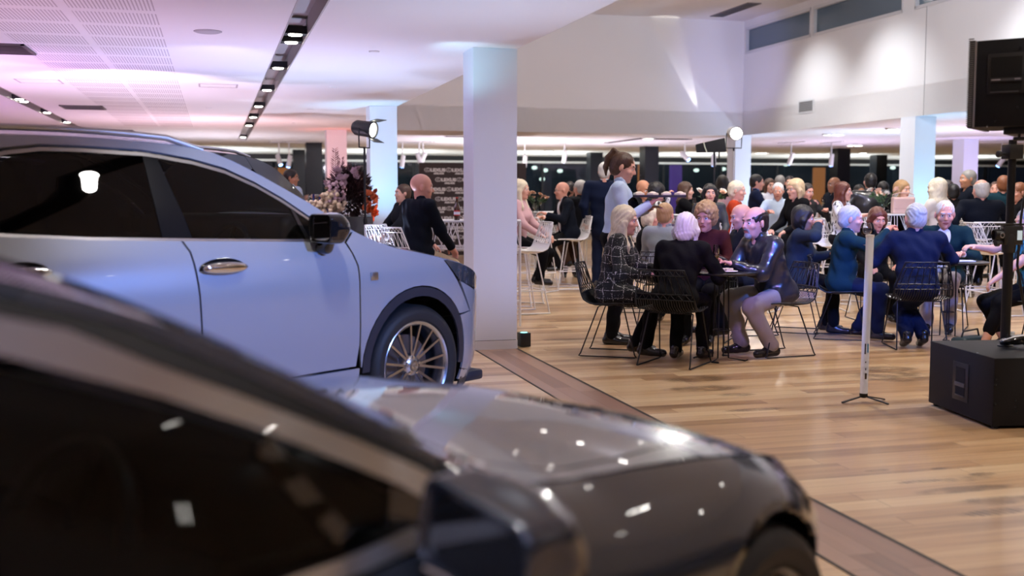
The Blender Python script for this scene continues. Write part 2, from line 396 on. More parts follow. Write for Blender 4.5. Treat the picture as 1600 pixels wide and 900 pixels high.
ST = [(at_z(u, v)[0], at_z(u, v)[1], rx, ry, p) for u, v, rx, ry, p in
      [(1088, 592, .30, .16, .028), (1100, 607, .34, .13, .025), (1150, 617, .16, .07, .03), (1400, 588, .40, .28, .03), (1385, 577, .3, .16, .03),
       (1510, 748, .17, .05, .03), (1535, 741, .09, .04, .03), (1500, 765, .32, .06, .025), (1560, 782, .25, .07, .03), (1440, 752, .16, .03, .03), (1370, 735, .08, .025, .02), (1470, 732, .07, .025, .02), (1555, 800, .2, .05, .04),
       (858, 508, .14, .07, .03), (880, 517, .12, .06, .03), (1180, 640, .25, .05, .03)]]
WOODM = wood('timber_boards', '#7b5a3c', '#bd9870', '#dfc59c', stains=ST)
WOODB = wood('timber_border', '#66493a', '#8f6b56', '#a88670', vertical=True, width=.13)
BLACKL = mat('joint_black', '#17120e', .5)

def struct(mb, name, m, **k):
    return tag(mb.build(name, m, **k), kind='structure')
X0, X1, Y0, Y1 = -16., 34., -9., 36.
struct(MB().span((X0, Y0, -.12), (X1, Y1+14, 0)), 'floor', WOODM)
struct(MB().span((2.235, Y0, -.02), (2.62, 36, .0015)), 'trim_1', WOODB)
struct(MB().span((2.61, Y0, -.02), (2.632, 36, .0025)), 'trim_2', BLACKL)
struct(MB().span((2.228, Y0, -.02), (2.244, 36, .0025)), 'trim_3', BLACKL)

# ceilings
cm, nt, b = nmat('ceiling_plaster'); L = nt.links
b.inputs['Base Color'].default_value = (.83, .82, .84, 1); b.inputs['Roughness'].default_value = .7
tc = nd(nt, 'ShaderNodeTexCoord'); sp = nd(nt, 'ShaderNodeSeparateXYZ'); L.new(tc.outputs['Object'], sp.inputs[0])
Xs, Ys = sp.outputs['X'], sp.outputs['Y']
def band(v, a, bb): return math_n(nt, 'MULTIPLY', math_n(nt, 'GREATER_THAN', v, a), math_n(nt, 'LESS_THAN', v, bb))
strips = math_n(nt, 'ADD', band(Xs, -1.60, -1.0), band(Xs, -.94, -.37))
rows = math_n(nt, 'LESS_THAN', math_n(nt, 'FRACT', math_n(nt, 'DIVIDE', math_n(nt, 'SUBTRACT', Ys, .46), .655)), .80)
slots = math_n(nt, 'LESS_THAN', math_n(nt, 'FRACT', math_n(nt, 'DIVIDE', Xs, .0255)), .40)
ms = math_n(nt, 'MULTIPLY', math_n(nt, 'MULTIPLY', strips, rows), math_n(nt, 'MULTIPLY', slots, band(Ys, -8, 22)))
mx = nd(nt, 'ShaderNodeMix', data_type='RGBA'); mx.inputs['A'].default_value = (.83, .82, .84, 1); mx.inputs['B'].default_value = (.50, .47, .50, 1)
L.new(ms, mx.inputs['Factor']); L.new(mx.outputs['Result'], b.inputs['Base Color'])
CEILM = cm
WALLM = mat('wall_paint', (.74, .74, .76), .75, bump=.05, bscale=300)
HCEIL = mat('hall_ceiling_paint', (.72, .70, .70), .8)
mb = MB()
SA = (.56, .77); SB = (-2.64, -2.45)      # recessed light slots, open from the room
CT = CZ+.5
mb.span((X0, Y0, CZ), (SB[0], Y1, CT)); mb.span((SB[1], Y0, CZ), (SA[0], Y1, CT))
mb.span((SA[1], Y0, CZ), (XB, Y1, CT)); mb.span((XB, YB, CZ), (X1, Y1, CT)); mb.span((XW, Y0, CZ), (X1, YB, CT))
for s_ in (SA, SB):
    mb.span((s_[0], Y0, CZ+.16), (s_[1], Y1, CT)); mb.span((s_[0], 27, CZ), (s_[1], Y1, CT)); mb.span((s_[0], Y0, CZ), (s_[1], 0.5, CT))
struct(mb, 'ceiling', CEILM)
struct(MB().span((XB-.2, Y0, HZC), (XW+.2, YB+.2, HZC+.2)), 'ceiling_hall', HCEIL)
SLOTM = mat('slot_metal', (.42, .39, .38), .45, .3)
for i, s_ in enumerate((SA, SB)):
    m2 = MB()
    m2.span((s_[0], .5, CZ-.004), (s_[0]+.012, 27, CZ+.16)); m2.span((s_[1]-.012, .5, CZ-.004), (s_[1], 27, CZ+.16)); m2.span((s_[0]+.012, .5, CZ+.145), (s_[1]-.012, 27, CZ+.16))
    struct(m2, 'trim_%d' % (4+i), SLOTM)
# double-height walls
struct(MB().span((XB-.12, Y0, CT), (XB, YB, HZC)), 'wall_left', WALLM)
struct(MB().span((XB-.12, YB, CZ-.001), (XW+.12, YB+.15, HZC)), 'wall_back', WALLM)
zb, zt = 4.45, 4.98
def win_wall(segs):
    m = MB(); yprev = YB
    m.span((XW, Y0, CZ-.001), (XW+.15, YB, zb)); m.span((XW, Y0, zt), (XW+.15, YB, HZC))
    for a, c in segs:
        m.span((XW, a, zb), (XW+.15, yprev, zt)); yprev = c
    m.span((XW, Y0, zb), (XW+.15, yprev, zt)); return m
segs = [(22.07-.1+0, 19.17), (19.08, 16.22), (15.90, 12.9), (12.8, 9.8)]
segs[0] = (21.85, 19.17)
struct(win_wall(segs), 'wall_right', WALLM)
struct(MB().span((XW-.004, 15.575, CZ), (XW+.01, 15.59, zb)), 'trim_6', mat('seam', (.35, .35, .37), .7))
GL = mat('clerestory_glass', (.10, .15, .20), .12, spec=.7)
FRM = mat('window_frame', (.62, .63, .66), .5)
for i, (a, c) in enumerate(segs):
    struct(MB().span((XW+.06, c, zb), (XW+.075, a, zt)), 'window_%d' % (i+1), GL)
    f = MB(); y0, y1 = c, a
    for q in ((zb-.02, zb+.035), (zt-.035, zt+.02)): f.span((XW-.012, y0, q[0]), (XW+.09, y1, q[1]))
    f.span((XW-.012, y0, zb), (XW+.09, y0+.03, zt)); f.span((XW-.012, y1-.03, zb), (XW+.09, y1, zt))
    struct(f, 'trim_%d' % (7+i), FRM)
# outer walls behind and beside the camera
struct(MB().span((X0-.2, Y0-.2, 0), (X1, Y0, CT)), 'wall_front', mat('charcoal_wall', (.07, .07, .08), .7))
struct(MB().span((X0-.2, Y0, 0), (X0, 20, CT)), 'wall_outer_left', mat('charcoal_wall', (.07, .07, .08), .7))
struct(MB().span((X1, Y0, 0), (X1+.2, Y1, CT)), 'wall_outer_right', WALLM)
# window wall at the far end: dark frames, a white rail and night glass
DKF = mat('dark_frame', (.018, .02, .024), .35)
GLM, nt, b = nmat('night_glass')
b.inputs['Base Color'].default_value = (.02, .03, .045, 1); b.inputs['Roughness'].default_value = .03; b.inputs['Alpha'].default_value = .55; b.inputs['Specular IOR Level'].default_value = .9
m = MB(); m.span((X0, Y1, 2.52), (X1, Y1+.12, CT)); m.span((X0, Y1, 0), (X1, Y1+.12, .12))
x = X0
while x < X1: m.span((x, Y1+.01, .1), (x+.07, Y1+.11, 2.55)); x += 2.24
struct(m, 'wall_window_frame', DKF)
struct(MB().span((X0, Y1-.02, 2.45), (X1, Y1+.05, 2.52)), 'trim_20', mat('white_rail', (.8, .82, .84), .5))
struct(MB().span((X0, Y1+.05, .1), (X1, Y1+.07, 2.46)), 'window_9', GLM)

# columns
COLM = mat('column_paint', (.74, .78, .86), .6, bump=.03, bscale=200)
SKIRT = mat('skirting', (.70, .70, .73), .5)
def column(x0, y0, w=.40, dark=False, n=0, label=''):
    h = CZ
    r = empty('column', (x0+w/2, y0+w/2, 0), 0, label, 'column', 'black columns near the window wall' if dark else 'white square columns')
    M = mat('column_black', (.012, .014, .018), .22) if dark else COLM
    MB().span((-w/2, -w/2, .0 if dark else .085), (w/2, w/2, h)).build('shaft', M, r)
    if not dark:
        MB().span((-w/2+.006, -w/2+.006, .078), (w/2-.006, w/2-.006, .088)).build('shadow_gap', BLACKL, r)
        MB().span((-w/2-.004, -w/2-.004, 0), (w/2+.004, w/2+.004, .08)).build('skirting', SKIRT, r)
    return r
column(2.22, 9.44, .40, label='thick white column nearest the camera beside the silver car bonnet')
column(2.21, 15.98, .40, label='white column washed in pale blue light behind the silver car bonnet')
column(2.20, 22.2, .40, label='column glowing salmon pink in uplight behind the flowers')
column(11.02, 21.85, .38, label='white column behind the bright stage lamp, beside the woman in orange')
column(11.20, 15.75, .40, label='broad white column right of the woman with the blonde bob')
column(16.9, 21.9, .40, label='narrower white column second from the right edge, lit lilac')
column(17.0, 16.0, .40, label='white column at far right beyond the speaker pole')
for x, y, l in [(11.25, 27.6, 'black column right of the waitress head in front of dark windows'), (11.24, 32, 'narrow black column left of the waitress head'),
                (2.24, 27.8, 'tall black column just left of the pink column'), (2.23, 32.3, 'shorter black column at left of the pair beside the pink column'),
                (17.0, 27.4, 'black column behind the bald man at the right side'), (21.05, 31.6, 'black column just left of the broad white column')]:
    column(x, y, .40, True, label=l)

# fixtures in the slots
LENS = mat('lamp_lens', (1, 1, 1), .3, emit=(1, .95, .86), es=26)
BLK = mat('black_metal', (.012, .012, .014), .4, .3)
BLKP = mat('black_plastic', (.015, .015, .017), .45)
WHM = mat('white_metal', (.78, .78, .80), .38, bump=0)
def slot_light(x, y, label, group='downlights in the ceiling slot'):
    r = empty('downlight', (x, y, CZ+.02), 0, label, 'light', group)
    g = MB(); g.span((-.088, -.075, -.01), (.088, .075, .0)); g.span((-.088, -.08, -.012), (.088, -.072, .05)); g.span((-.088, .072, -.012), (.088, .08, .05)); g.build('housing', BLK, r)
    MB().lathe([(0, -.020), (.05, -.020), (.056, -.012), (.056, 0)], n=20).build('lens', LENS, r); return r
for i, y in enumerate([2.2, 4.4, 6.2, 9.15, 9.62, 11.6, 14.08, 16.7, 19.07, 21.4, 25.8]):
    slot_light(.665, y, 'round downlight in the long grey ceiling slot, %s' %
       ['behind the photographer', 'overhead and out of shot', 'just above the frame', 'the nearest one in view', 'twin of the nearest one', 'second from the top', 'third from the top', 'fourth from the top', 'third from the far end', 'second from the far end', 'at the far end'][i])
for i, y in enumerate([3.0, 7.5, 12, 16.3, 16.7, 18.87, 21.3]):
    slot_light(-2.545, y, 'round downlight in the upper left ceiling slot, %s' % ['far overhead', 'overhead', 'just outside the frame', 'nearest in view', 'beside the nearest', 'middle one', 'furthest one'][i], 'downlights in the upper left slot')
NTH = ['first', 'second', 'third', 'fourth', 'fifth', 'sixth', 'seventh', 'eighth', 'ninth']
for i in range(27):
    x, y = (4.6, 6.9, 9.2)[i//9], 18.5-2.4*(i % 9)
    r = empty('hall_downlight', (x, y, HZC), 0, 'round downlight in the tall hall ceiling, %s row, %s one from the back wall' % (['left', 'middle', 'right'][i//9], NTH[i % 9]), 'light', 'downlights in the tall hall ceiling')
    MB().lathe([(0, -.02), (.075, -.02), (.085, -.01), (.09, .0)], n=18).build('lens', mat('hall_lens', (1, 1, 1), .3, emit=(1, .95, .88), es=34), r); MB().lathe([(.085, -.025), (.11, -.02), (.12, .001)], n=18).build('rim', WHM, r)
def surf_disc(name, x, y, r, m, label, cat, z=CZ, group=None):
    return tag(MB().lathe([(0, -.012), (r*.8, -.012), (r, -.004), (r, .002)], n=24).build(name, m, loc=(x, y, z)), label, cat, group)
GREYP = mat('grey_plastic', (.45, .44, .47), .6)
surf_disc('ceiling_speaker', -.02, 9.08, .11, GREYP, 'round grey ceiling speaker grille above the silver car', 'speaker')
for x, y, l in [(1.42, 9.94, 'nearest the thick white column'), (1.41, 13.36, 'second along the row'), (1.43, 16.84, 'third along the row'), (1.43, 20.2, 'furthest along the row'), (-.05, 17, 'between the grilles and slot')]:
    surf_disc('smoke_detector', x, y, .05, WHM, 'small round ceiling detector, %s' % l, 'detector', group='ceiling detectors')
DG = mat('vent_dark', (.03, .027, .03), .6)
def vent(x0, x1, y0, y1, label, z=CZ, n=8):
    r = empty('ceiling_vent', ((x0+x1)/2, (y0+y1)/2, z), 0, label, 'vent', 'ceiling vents')
    a, c = (x1-x0)/2, (y1-y0)/2
    MB().span((-a+.02, -c+.02, -.004), (a-.02, c-.02, .003)).build('recess', DG, r)
    f = MB()
    for q in ((-a, -c, a, -c+.025), (-a, c-.025, a, c), (-a, -c, -a+.025, c), (a-.025, -c, a, c)): f.span((q[0], q[1], -.014), (q[2], q[3], .004))
    f.build('frame', mat('vent_frame', (.13, .115, .12), .5), r)
    for i in range(n):
        y = -c+.03+(2*c-.06)*(i+.5)/n
        MB().box((0, y, -.008), (2*a-.05, .012, .010)).build('slat', mat('vent_frame', (.13, .115, .12), .5), r)
    return r
vent(-2.14, -1.55, 10.25, 10.95, 'square louvred ceiling vent at the upper left edge', n=7)
vent(-2.14, -1.55, 17.05, 17.75, 'dark louvred ceiling vent above the silver car roof', n=6)
vent(-2.14, -1.55, 23.3, 24.0, 'thin dark vent far off just over the silver car roofline', n=5)
vent(9.45, 9.62, 23.4, 25.9, 'long narrow linear slot vent above the waitress', n=2)
vent(9.9, 10.8, 23.6, 23.9, 'short dark linear vent beside the bright downlight', n=2)
vent(5.0, 5.5, 23.9, 24.1, 'dark linear slot vent above the branded backdrop', n=2)
vent(5.3, 5.5, 4.6, 4.9, 'small vent in the ceiling of the tall hall', HZC, 3)
vent(10.2, 10.5, 19.8, 21.5, 'slot vent in the tall ceiling near the corner', HZC, 2)
def panel_outline(x0, x1, y0, y1, label):
    f = MB()
    for q in ((x0, y0, x1, y0+.02), (x0, y1-.02, x1, y1), (x0, y0, x0+.02, y1), (x1-.02, y0, x1, y1)): f.span((q[0], q[1], CZ-.003), (q[2], q[3], CZ+.002))
    tag(f.build('access_hatch', mat('hatch_line', (.42, .38, .42), .6)), label, 'hatch', 'ceiling access hatches')
panel_outline(-2.14, -1.66, 13.35, 13.8, 'thin outlined access hatch at upper left of the ceiling')
panel_outline(-.15, .30, 13.35, 13.77, 'thin outlined access hatch between grilles and the light slot')
# wall grille
r = empty('wall_vent', (XW, 19.27, 3.11), 0, 'small dark louvred grille on the tall right wall', 'vent')
MB().span((-.012, -.28, -.13), (.01, .28, .13)).build('frame', FRM, r)
MB().span((-.016, -.25, -.10), (-.010, .25, .10)).build('grille', mat('grille_grey', (.16, .16, .17), .6), r)
g = MB()
for i in range(6): g.span((-.022, -.25, -.095+i*.036), (-.014, .25, -.085+i*.036))
g.build('louvre', mat('louvre_grey', (.3, .3, .31), .6), r)
# tracks and spotlights near the far windows
def track_spot(u, v, d, tilt, turn, label, col=(.12, .35, 1), es=30, white=True):
    p = at_d(u, v, d); z = min(p[2], CZ-.16)
    r = empty('track_spotlight', (p[0], p[1], z), turn, label, 'spotlight', 'white track spotlights by the windows')
    R = Matrix.Rotation(tilt, 3, 'X')
    MB().lathe([(0, .15), (.05, .15), (.058, .13), (.058, -.15), (.05, -.155), (0, -.155)][::-1], n=16, M=R).build('can', WHM, r)
    MB().lathe([(0, -.158), (.045, -.158), (.045, -.15)], n=14, M=R).build('lens', mat('blue_lens_%d' % int(es), (1, 1, 1), .3, emit=col, es=es), r)
    m = MB(); m.tube([(0, 0, 0), (0, 0, CZ-z)], .018, 8); m.span((-.03, -.5, CZ-z-.02), (.03, .5, CZ-z)); m.build('bracket', WHM, r)
for u, v, tl, tn, l in [(436, 250, -.6, .4, 'far left one above the orange glow'), (452, 252, .2, 2, 'left one pointing down beside a black column'), (629, 252, .15, 1, 'just right of the pale blue column'), (655, 248, -.5, .5, 'left of a pair over the branded backdrop'),
                       (661, 247, .6, .5, 'right of the pair over the branded backdrop'), (820, 252, .1, 1, 'right of the nearest column'), (882, 245, .5, 0, 'above the bald men, glowing blue'), (1070, 244, -.9, .5, 'tilted left of the black soft light'),
                       (1115, 250, .05, 0, 'hanging below the black boxy lamp'), (1236, 248, .5, .2, 'brilliant blue one above the standing guests'), (1299, 250, .15, 0, 'beside the left black column at right'), (1565, 252, .6, 1, 'near the right edge behind the speaker')]:
    track_spot(u, v, 27, tl, tn, 'small white track spotlight, ' + l, es=60 if u == 1236 else 22)
for u, v, l in [(1296, 209, 'left of a close pair in the right ceiling'), (1309, 209, 'right of a close pair in the right ceiling'), (1396, 200, 'beside the broad white column'), (1331, 226, 'left of the pair further back'), (1341, 226, 'right of the pair further back'),
                (1186, 238, 'left one of a far pair by the corner column'), (1194, 238, 'right one of a far pair by the corner column'), (1349, 238, 'single far one'), (1013, 215, 'bright one above the waitress'), (858, 235, 'faint one left of the waitress'), (500, 233, 'on the black column at left'), (1590, 233, 'at the right edge')]:
    p = at_z(u, v, CZ)
    r = empty('surface_downlight', (p[0], min(p[1], 35), CZ), 0, 'round ceiling downlight, ' + l, 'light', 'round ceiling downlights in the far hall')
    MB().lathe([(0, -.03), (.11, -.03), (.12, -.02), (.13, .0)], n=18).build('lens', LENS, r)
    MB().lathe([(.12, -.035), (.15, -.03), (.16, .001)], n=18).build('rim', WHM, r)
# things seen through the night glass, and slabs glowing like reflections in it
def box_thing(name, a, c, m, label, cat, group=None): return tag(MB().span(a, c).build(name, m, bevel=.01), label, cat, group)
PUR = mat('violet_reflection', (.25, .12, .6), .8, emit=(.30, .14, .85), es=.8)  # glow standing in for violet reflections in the window glass
def outside(u0, u1, v0, v1, y, m, name, label, cat):
    a = ray(u0, v1); c = ray(u1, v0); pa = CAM+a*(y/a[1]); pc = CAM+c*(y/c[1])
    box_thing(name, (pa[0], y, 0.), (pc[0], y+.3, pc[2]), m, label, cat)
outside(1050, 1066, 258, 300, 40, PUR, 'reflection_slab', 'violet slab imitating a glass reflection, right of the black column', 'reflection')
outside(1010, 1028, 258, 296, 41, PUR, 'reflection_slab', 'violet slab imitating a glass reflection behind the black column', 'reflection')
outside(932, 940, 262, 300, 41, PUR, 'reflection_slab', 'violet slab imitating a glass reflection left of the waitress', 'reflection')
ORG = mat('orange_glow_wall', (.8, .3, .1), .8, emit=(1, .38, .10), es=1.1)
outside(420, 453, 262, 300, 44, ORG, 'lit_building', 'orange lit building beyond the windows at left', 'building')
outside(470, 476, 252, 285, 43, ORG, 'lit_doorway', 'thin orange lit doorway beyond the left windows', 'doorway')
outside(1000, 1004, 252, 300, 43, ORG, 'lit_doorway', 'orange lit doorway seen right of the waitress face', 'doorway')
outside(1275, 1290, 262, 275, 44, ORG, 'lit_sign', 'small orange lit sign beyond the right windows', 'sign')
for i, (u, v) in enumerate([(835, 262), (852, 266), (875, 267), (847, 280), (1088, 266), (1130, 264), (1184, 254), (1228, 257), (1395, 262), (1549, 254), (1470, 254), (1540, 257)]):
    a = ray(u, v); p = CAM+a*(43/a[1])
    sl = empty('street_light', (p[0], p[1], 0), 0, 'small greenish white street light far outside the windows', 'street light', 'distant street lights outside')
    MB().lathe([(0, p[2]-.08), (.1, p[2]-.05), (.12, p[2]), (.1, p[2]+.05), (0, p[2]+.08)], n=12).build('lamp_head', mat('street_glow', (1, 1, 1), .5, emit=(.75, 1, .9), es=6), sl)
    MB().tube([(0, .1, 0), (0, .1, p[2]), (0, 0, p[2]+.06)], .03, 6).build('post', DKF, sl)
for i, u in enumerate([1375, 1450]): pass
box_thing('dark_hedge', (X0, 47, 0), (X1, 48, 5), mat('hedge', (.006, .012, .010), .9), 'black hedge line outside in the night', 'hedge')

# branded media backdrop
bw_y = 24.0
pL = CAM+ray(655, 254)*(bw_y/ray(655, 254)[1]); pR = CAM+ray(822, 254)*(bw_y/ray(822, 254)[1]); zT = pL[2]
r = empty('media_backdrop', (pL[0], bw_y, 0), 0, 'dark brown backdrop wall printed with rows of small white logos', 'backdrop')
Wd = pR[0]-pL[0]
MB().span((0, 0, .02), (Wd, .06, zT)).build('board', mat('backdrop_brown', (.045, .032, .032), .7), r)
lm = MB()
def text_mesh(s, size, x, z, y, parent, m, name='lettering', bold=0.):
    c = D.curves.new('t', 'FONT'); c.body = s; c.size = size; c.extrude = .002; c.offset = bold; c.resolution_u = 2
    o = D.objects.new('t', c); COL.objects.link(o); dg = bpy.context.evaluated_depsgraph_get(); me = D.meshes.new_from_object(o.evaluated_get(dg))
    D.objects.remove(o); me.materials.clear(); q = link_mesh(name, me, m, parent); q.location = (x, y, z); q.rotation_euler = (PI/2, 0, 0); return q
WHP = mat('white_print', (.8, .8, .8), .6)
pxm = bw_y/1700*1.02
proto = text_mesh('LEXUS', .095, 0, 0, -.004, r, WHP, 'logo_lettering', .006); proto.scale = (1.25, 1, 1)
proto2 = text_mesh('ADELAIDE', .05, 0, 0, -.004, r, WHP, 'city_lettering', .004); proto2.scale = (1.0, 1, 1)
em = MB(); em.tube([(.055*math.cos(t)*1.15, 0, .042*math.sin(t)) for t in np.linspace(0, 2*PI, 20, endpoint=False)], .006, 5, True)
em.tube([(.01, 0, .032), (-.03, 0, -.012), (.032, 0, -.012)], .006, 5); emb = em.build('oval_emblem', WHP, r)
first = True
for row in range(9):
    for cidx in range(5):
        x = .18+cidx*.49+(.245 if row % 2 else 0); z = zT-.16-row*.215
        if x+.4 > Wd or z < .1: continue
        for P_, dx, dz in ((proto, .07, -.035), (proto2, .145, -.095), (emb, 0, 0)):
            q = P_ if first else P_.copy()
            if not first: COL.objects.link(q)
            q.location = (x+dx, -.006, z+dz)
        first = False
# ------------------------------------------------------------------ cars (car frame: x forward from the front axle, y to the left, z up)
def spl(x, pts):
    X = np.array([p[0] for p in pts], float); Y = np.array([p[1] for p in pts], float)
    m = np.gradient(Y, X); d = np.diff(Y)/np.diff(X)
    for i in range(len(d)):
        if d[i] == 0: m[i] = 0; m[i+1] = 0
    x = np.clip(x, X[0], X[-1]); i = np.clip(np.searchsorted(X, x)-1, 0, len(X)-2)
    h = X[i+1]-X[i]; t = (x-X[i])/h
    return (2*t**3-3*t**2+1)*Y[i]+(t**3-2*t**2+t)*h*m[i]+(-2*t**3+3*t**2)*Y[i+1]+(t**3-t**2)*h*m[i+1]
def lin(x, pts): return float(np.interp(x, [p[0] for p in pts], [p[1] for p in pts]))

def inset_poly(P, d):
    A = sum(P[i-1][0]*P[i][1]-P[i][0]*P[i-1][1] for i in range(len(P)))
    if A < 0: P = P[::-1]
    n = len(P); out = []
    for i in range(n):
        a = Vector(P[i-1]); b_ = Vector(P[i]); c = Vector(P[(i+1) % n])
        e1 = (b_-a); e2 = (c-b_)
        if e1.length < 1e-6 or e2.length < 1e-6: out.append(tuple(b_)); continue
        e1.normalize(); e2.normalize()
        n1 = Vector((-e1.y, e1.x)); n2 = Vector((-e2.y, e2.x)); q = n1+n2
        if q.length < 1e-3: q = n1
        q.normalize(); k = d/max(.35, q.dot(n1)); out.append((b_.x+q.x*k, b_.y+q.y*k))
    return out

def panel(name, poly, fmap, m, parent, step=.05, th=.012, gap=.003, mirror=False, smooth=35):
    P = inset_poly([tuple(map(float, p)) for p in poly], gap) if gap else poly
    bm = bmesh.new(); vs = [bm.verts.new((p[0], p[1], 0)) for p in P]
    try: bm.faces.new(vs)
    except ValueError: bm.free(); return None
    xs = [p[0] for p in P]; ys = [p[1] for p in P]
    for ax_, lo, hi in ((0, min(xs), max(xs)), (1, min(ys), max(ys))):
        n = max(1, int((hi-lo)/step))
        for i in range(1, n):
            c = lo+(hi-lo)*i/n; co = (c, 0, 0) if ax_ == 0 else (0, c, 0); no = (1, 0, 0) if ax_ == 0 else (0, 1, 0)
            bmesh.ops.bisect_plane(bm, geom=bm.verts[:]+bm.edges[:]+bm.faces[:], plane_co=co, plane_no=no, dist=1e-5)
    bmesh.ops.triangulate(bm, faces=[f for f in bm.faces if len(f.verts) > 4])
    e = 1e-3
    for v in bm.verts:
        a, b_ = v.co.x, v.co.y
        p = np.array(fmap(a, b_)); pu = np.array(fmap(a+e, b_)); pv = np.array(fmap(a, b_+e))
        nn = np.cross(pu-p, pv-p); L_ = np.linalg.norm(nn); nn = nn/L_ if L_ > 0 else np.array([0, 0, 1.])
        v.co = p
        v.normal = nn
    bm.normal_update()
    # orientation: outward = away from the car's core
    cen = Vector((-1.3, 0, .6)); s_ = 0
    for f in bm.faces: s_ += f.normal.dot(f.calc_center_median()-cen)*f.calc_area()
    if s_ < 0: bmesh.ops.reverse_faces(bm, faces=bm.faces[:])
    bm.normal_update(); nor = {v: v.normal.copy() for v in bm.verts}
    be = [e_ for e_ in bm.edges if len(e_.link_loops) == 1]
    mp = {}
    for e_ in be:
        l = e_.link_loops[0]; a, b_ = l.vert, l.link_loop_next.vert
        for q in (a, b_):
            if q not in mp: mp[q] = bm.verts.new(q.co-nor[q]*th)
        try: bm.faces.new((b_, a, mp[a], mp[b_]))
        except ValueError: pass
    if mirror:
        g = bmesh.ops.duplicate(bm, geom=bm.verts[:]+bm.edges[:]+bm.faces[:])['geom']
        for v in [q for q in g if isinstance(q, bmesh.types.BMVert)]: v.co.y = -v.co.y
        bmesh.ops.reverse_faces(bm, faces=[q for q in g if isinstance(q, bmesh.types.BMFace)])
    me = D.meshes.new(name); bm.to_mesh(me); bm.free()
    return link_mesh(name, me, m, parent, smooth)

def paint(name, col, metal=.75, rough=.32):
    m, nt, b = nmat(name)
    b.inputs['Base Color'].default_value = (*col, 1); b.inputs['Metallic'].default_value = metal; b.inputs['Roughness'].default_value = rough
    b.inputs['Coat Weight'].default_value = 1; b.inputs['Coat Roughness'].default_value = .02
    tc = nd(nt, 'ShaderNodeTexCoord'); n = nd(nt, 'ShaderNodeTexNoise', i_Scale=900, i_Detail=1); nt.links.new(tc.outputs['Object'], n.inputs['Vector'])
    bp = nd(nt, 'ShaderNodeBump', i_Strength=.03, i_Distance=.001); nt.links.new(n.outputs['Fac'], bp.inputs['Height']); nt.links.new(bp.outputs[0], b.inputs['Normal'])
    return m
SILVER = paint('silver_paint', (.33, .36, .42), .30, .36)
GRAPH = paint('graphite_paint', (.030, .040, .062), .45, .26)
BLACKP = paint('black_paint', (.008, .009, .012), .2, .2)
CHROME = mat('chrome', (.75, .75, .77), .12, 1.)
SATIN = mat('satin_chrome', (.55, .55, .58), .28, 1.)
GLOSSB = mat('gloss_black', (.008, .008, .009), .06, coat=1)
RUBBER = mat('tyre_rubber', (.012, .012, .013), .62, bump=.15, bscale=90)
CLAD = mat('cladding', (.018, .02, .03), .5)
DKGL = mat('dark_mirror', (.012, .013, .015), .08, spec=.4)
SHELL = mat('inner_black', (.004, .004, .005), .9)
SEATM = mat('seat_leather', (.03, .03, .032), .45, bump=.1, bscale=120)
LENSM = mat('headlamp_lens', (.05, .055, .06), .04, coat=1)
REDL = mat('tail_lens', (.25, .01, .01), .1, coat=1)
def glass(name, col, alpha, gs=1.):
    m, nt, b = nmat(name); out = nt.nodes['Material Output']; L = nt.links
    tr = nd(nt, 'ShaderNodeBsdfTransparent'); tr.inputs[0].default_value = (*col, 1)
    gl = nd(nt, 'ShaderNodeBsdfGlossy'); gl.inputs['Roughness'].default_value = .015; gl.inputs[0].default_value = (gs, gs, gs, 1)
    fr = nd(nt, 'ShaderNodeFresnel', i_IOR=1.55)
    mx = nd(nt, 'ShaderNodeMixShader'); L.new(fr.outputs[0], mx.inputs[0]); L.new(tr.outputs[0], mx.inputs[1]); L.new(gl.outputs[0], mx.inputs[2]); L.new(mx.outputs[0], out.inputs['Surface'])
    return m
GLASS_T = glass('privacy_glass', (.02, .02, .022), 1, .6)
GLASS_F = glass('tinted_glass', (.22, .27, .28), 1, .6)
GLASS_S = glass('saloon_glass', (.16, .18, .19), 1, .32)
GLASS_C = glass('drinking_glass', (.93, .94, .95), 1)

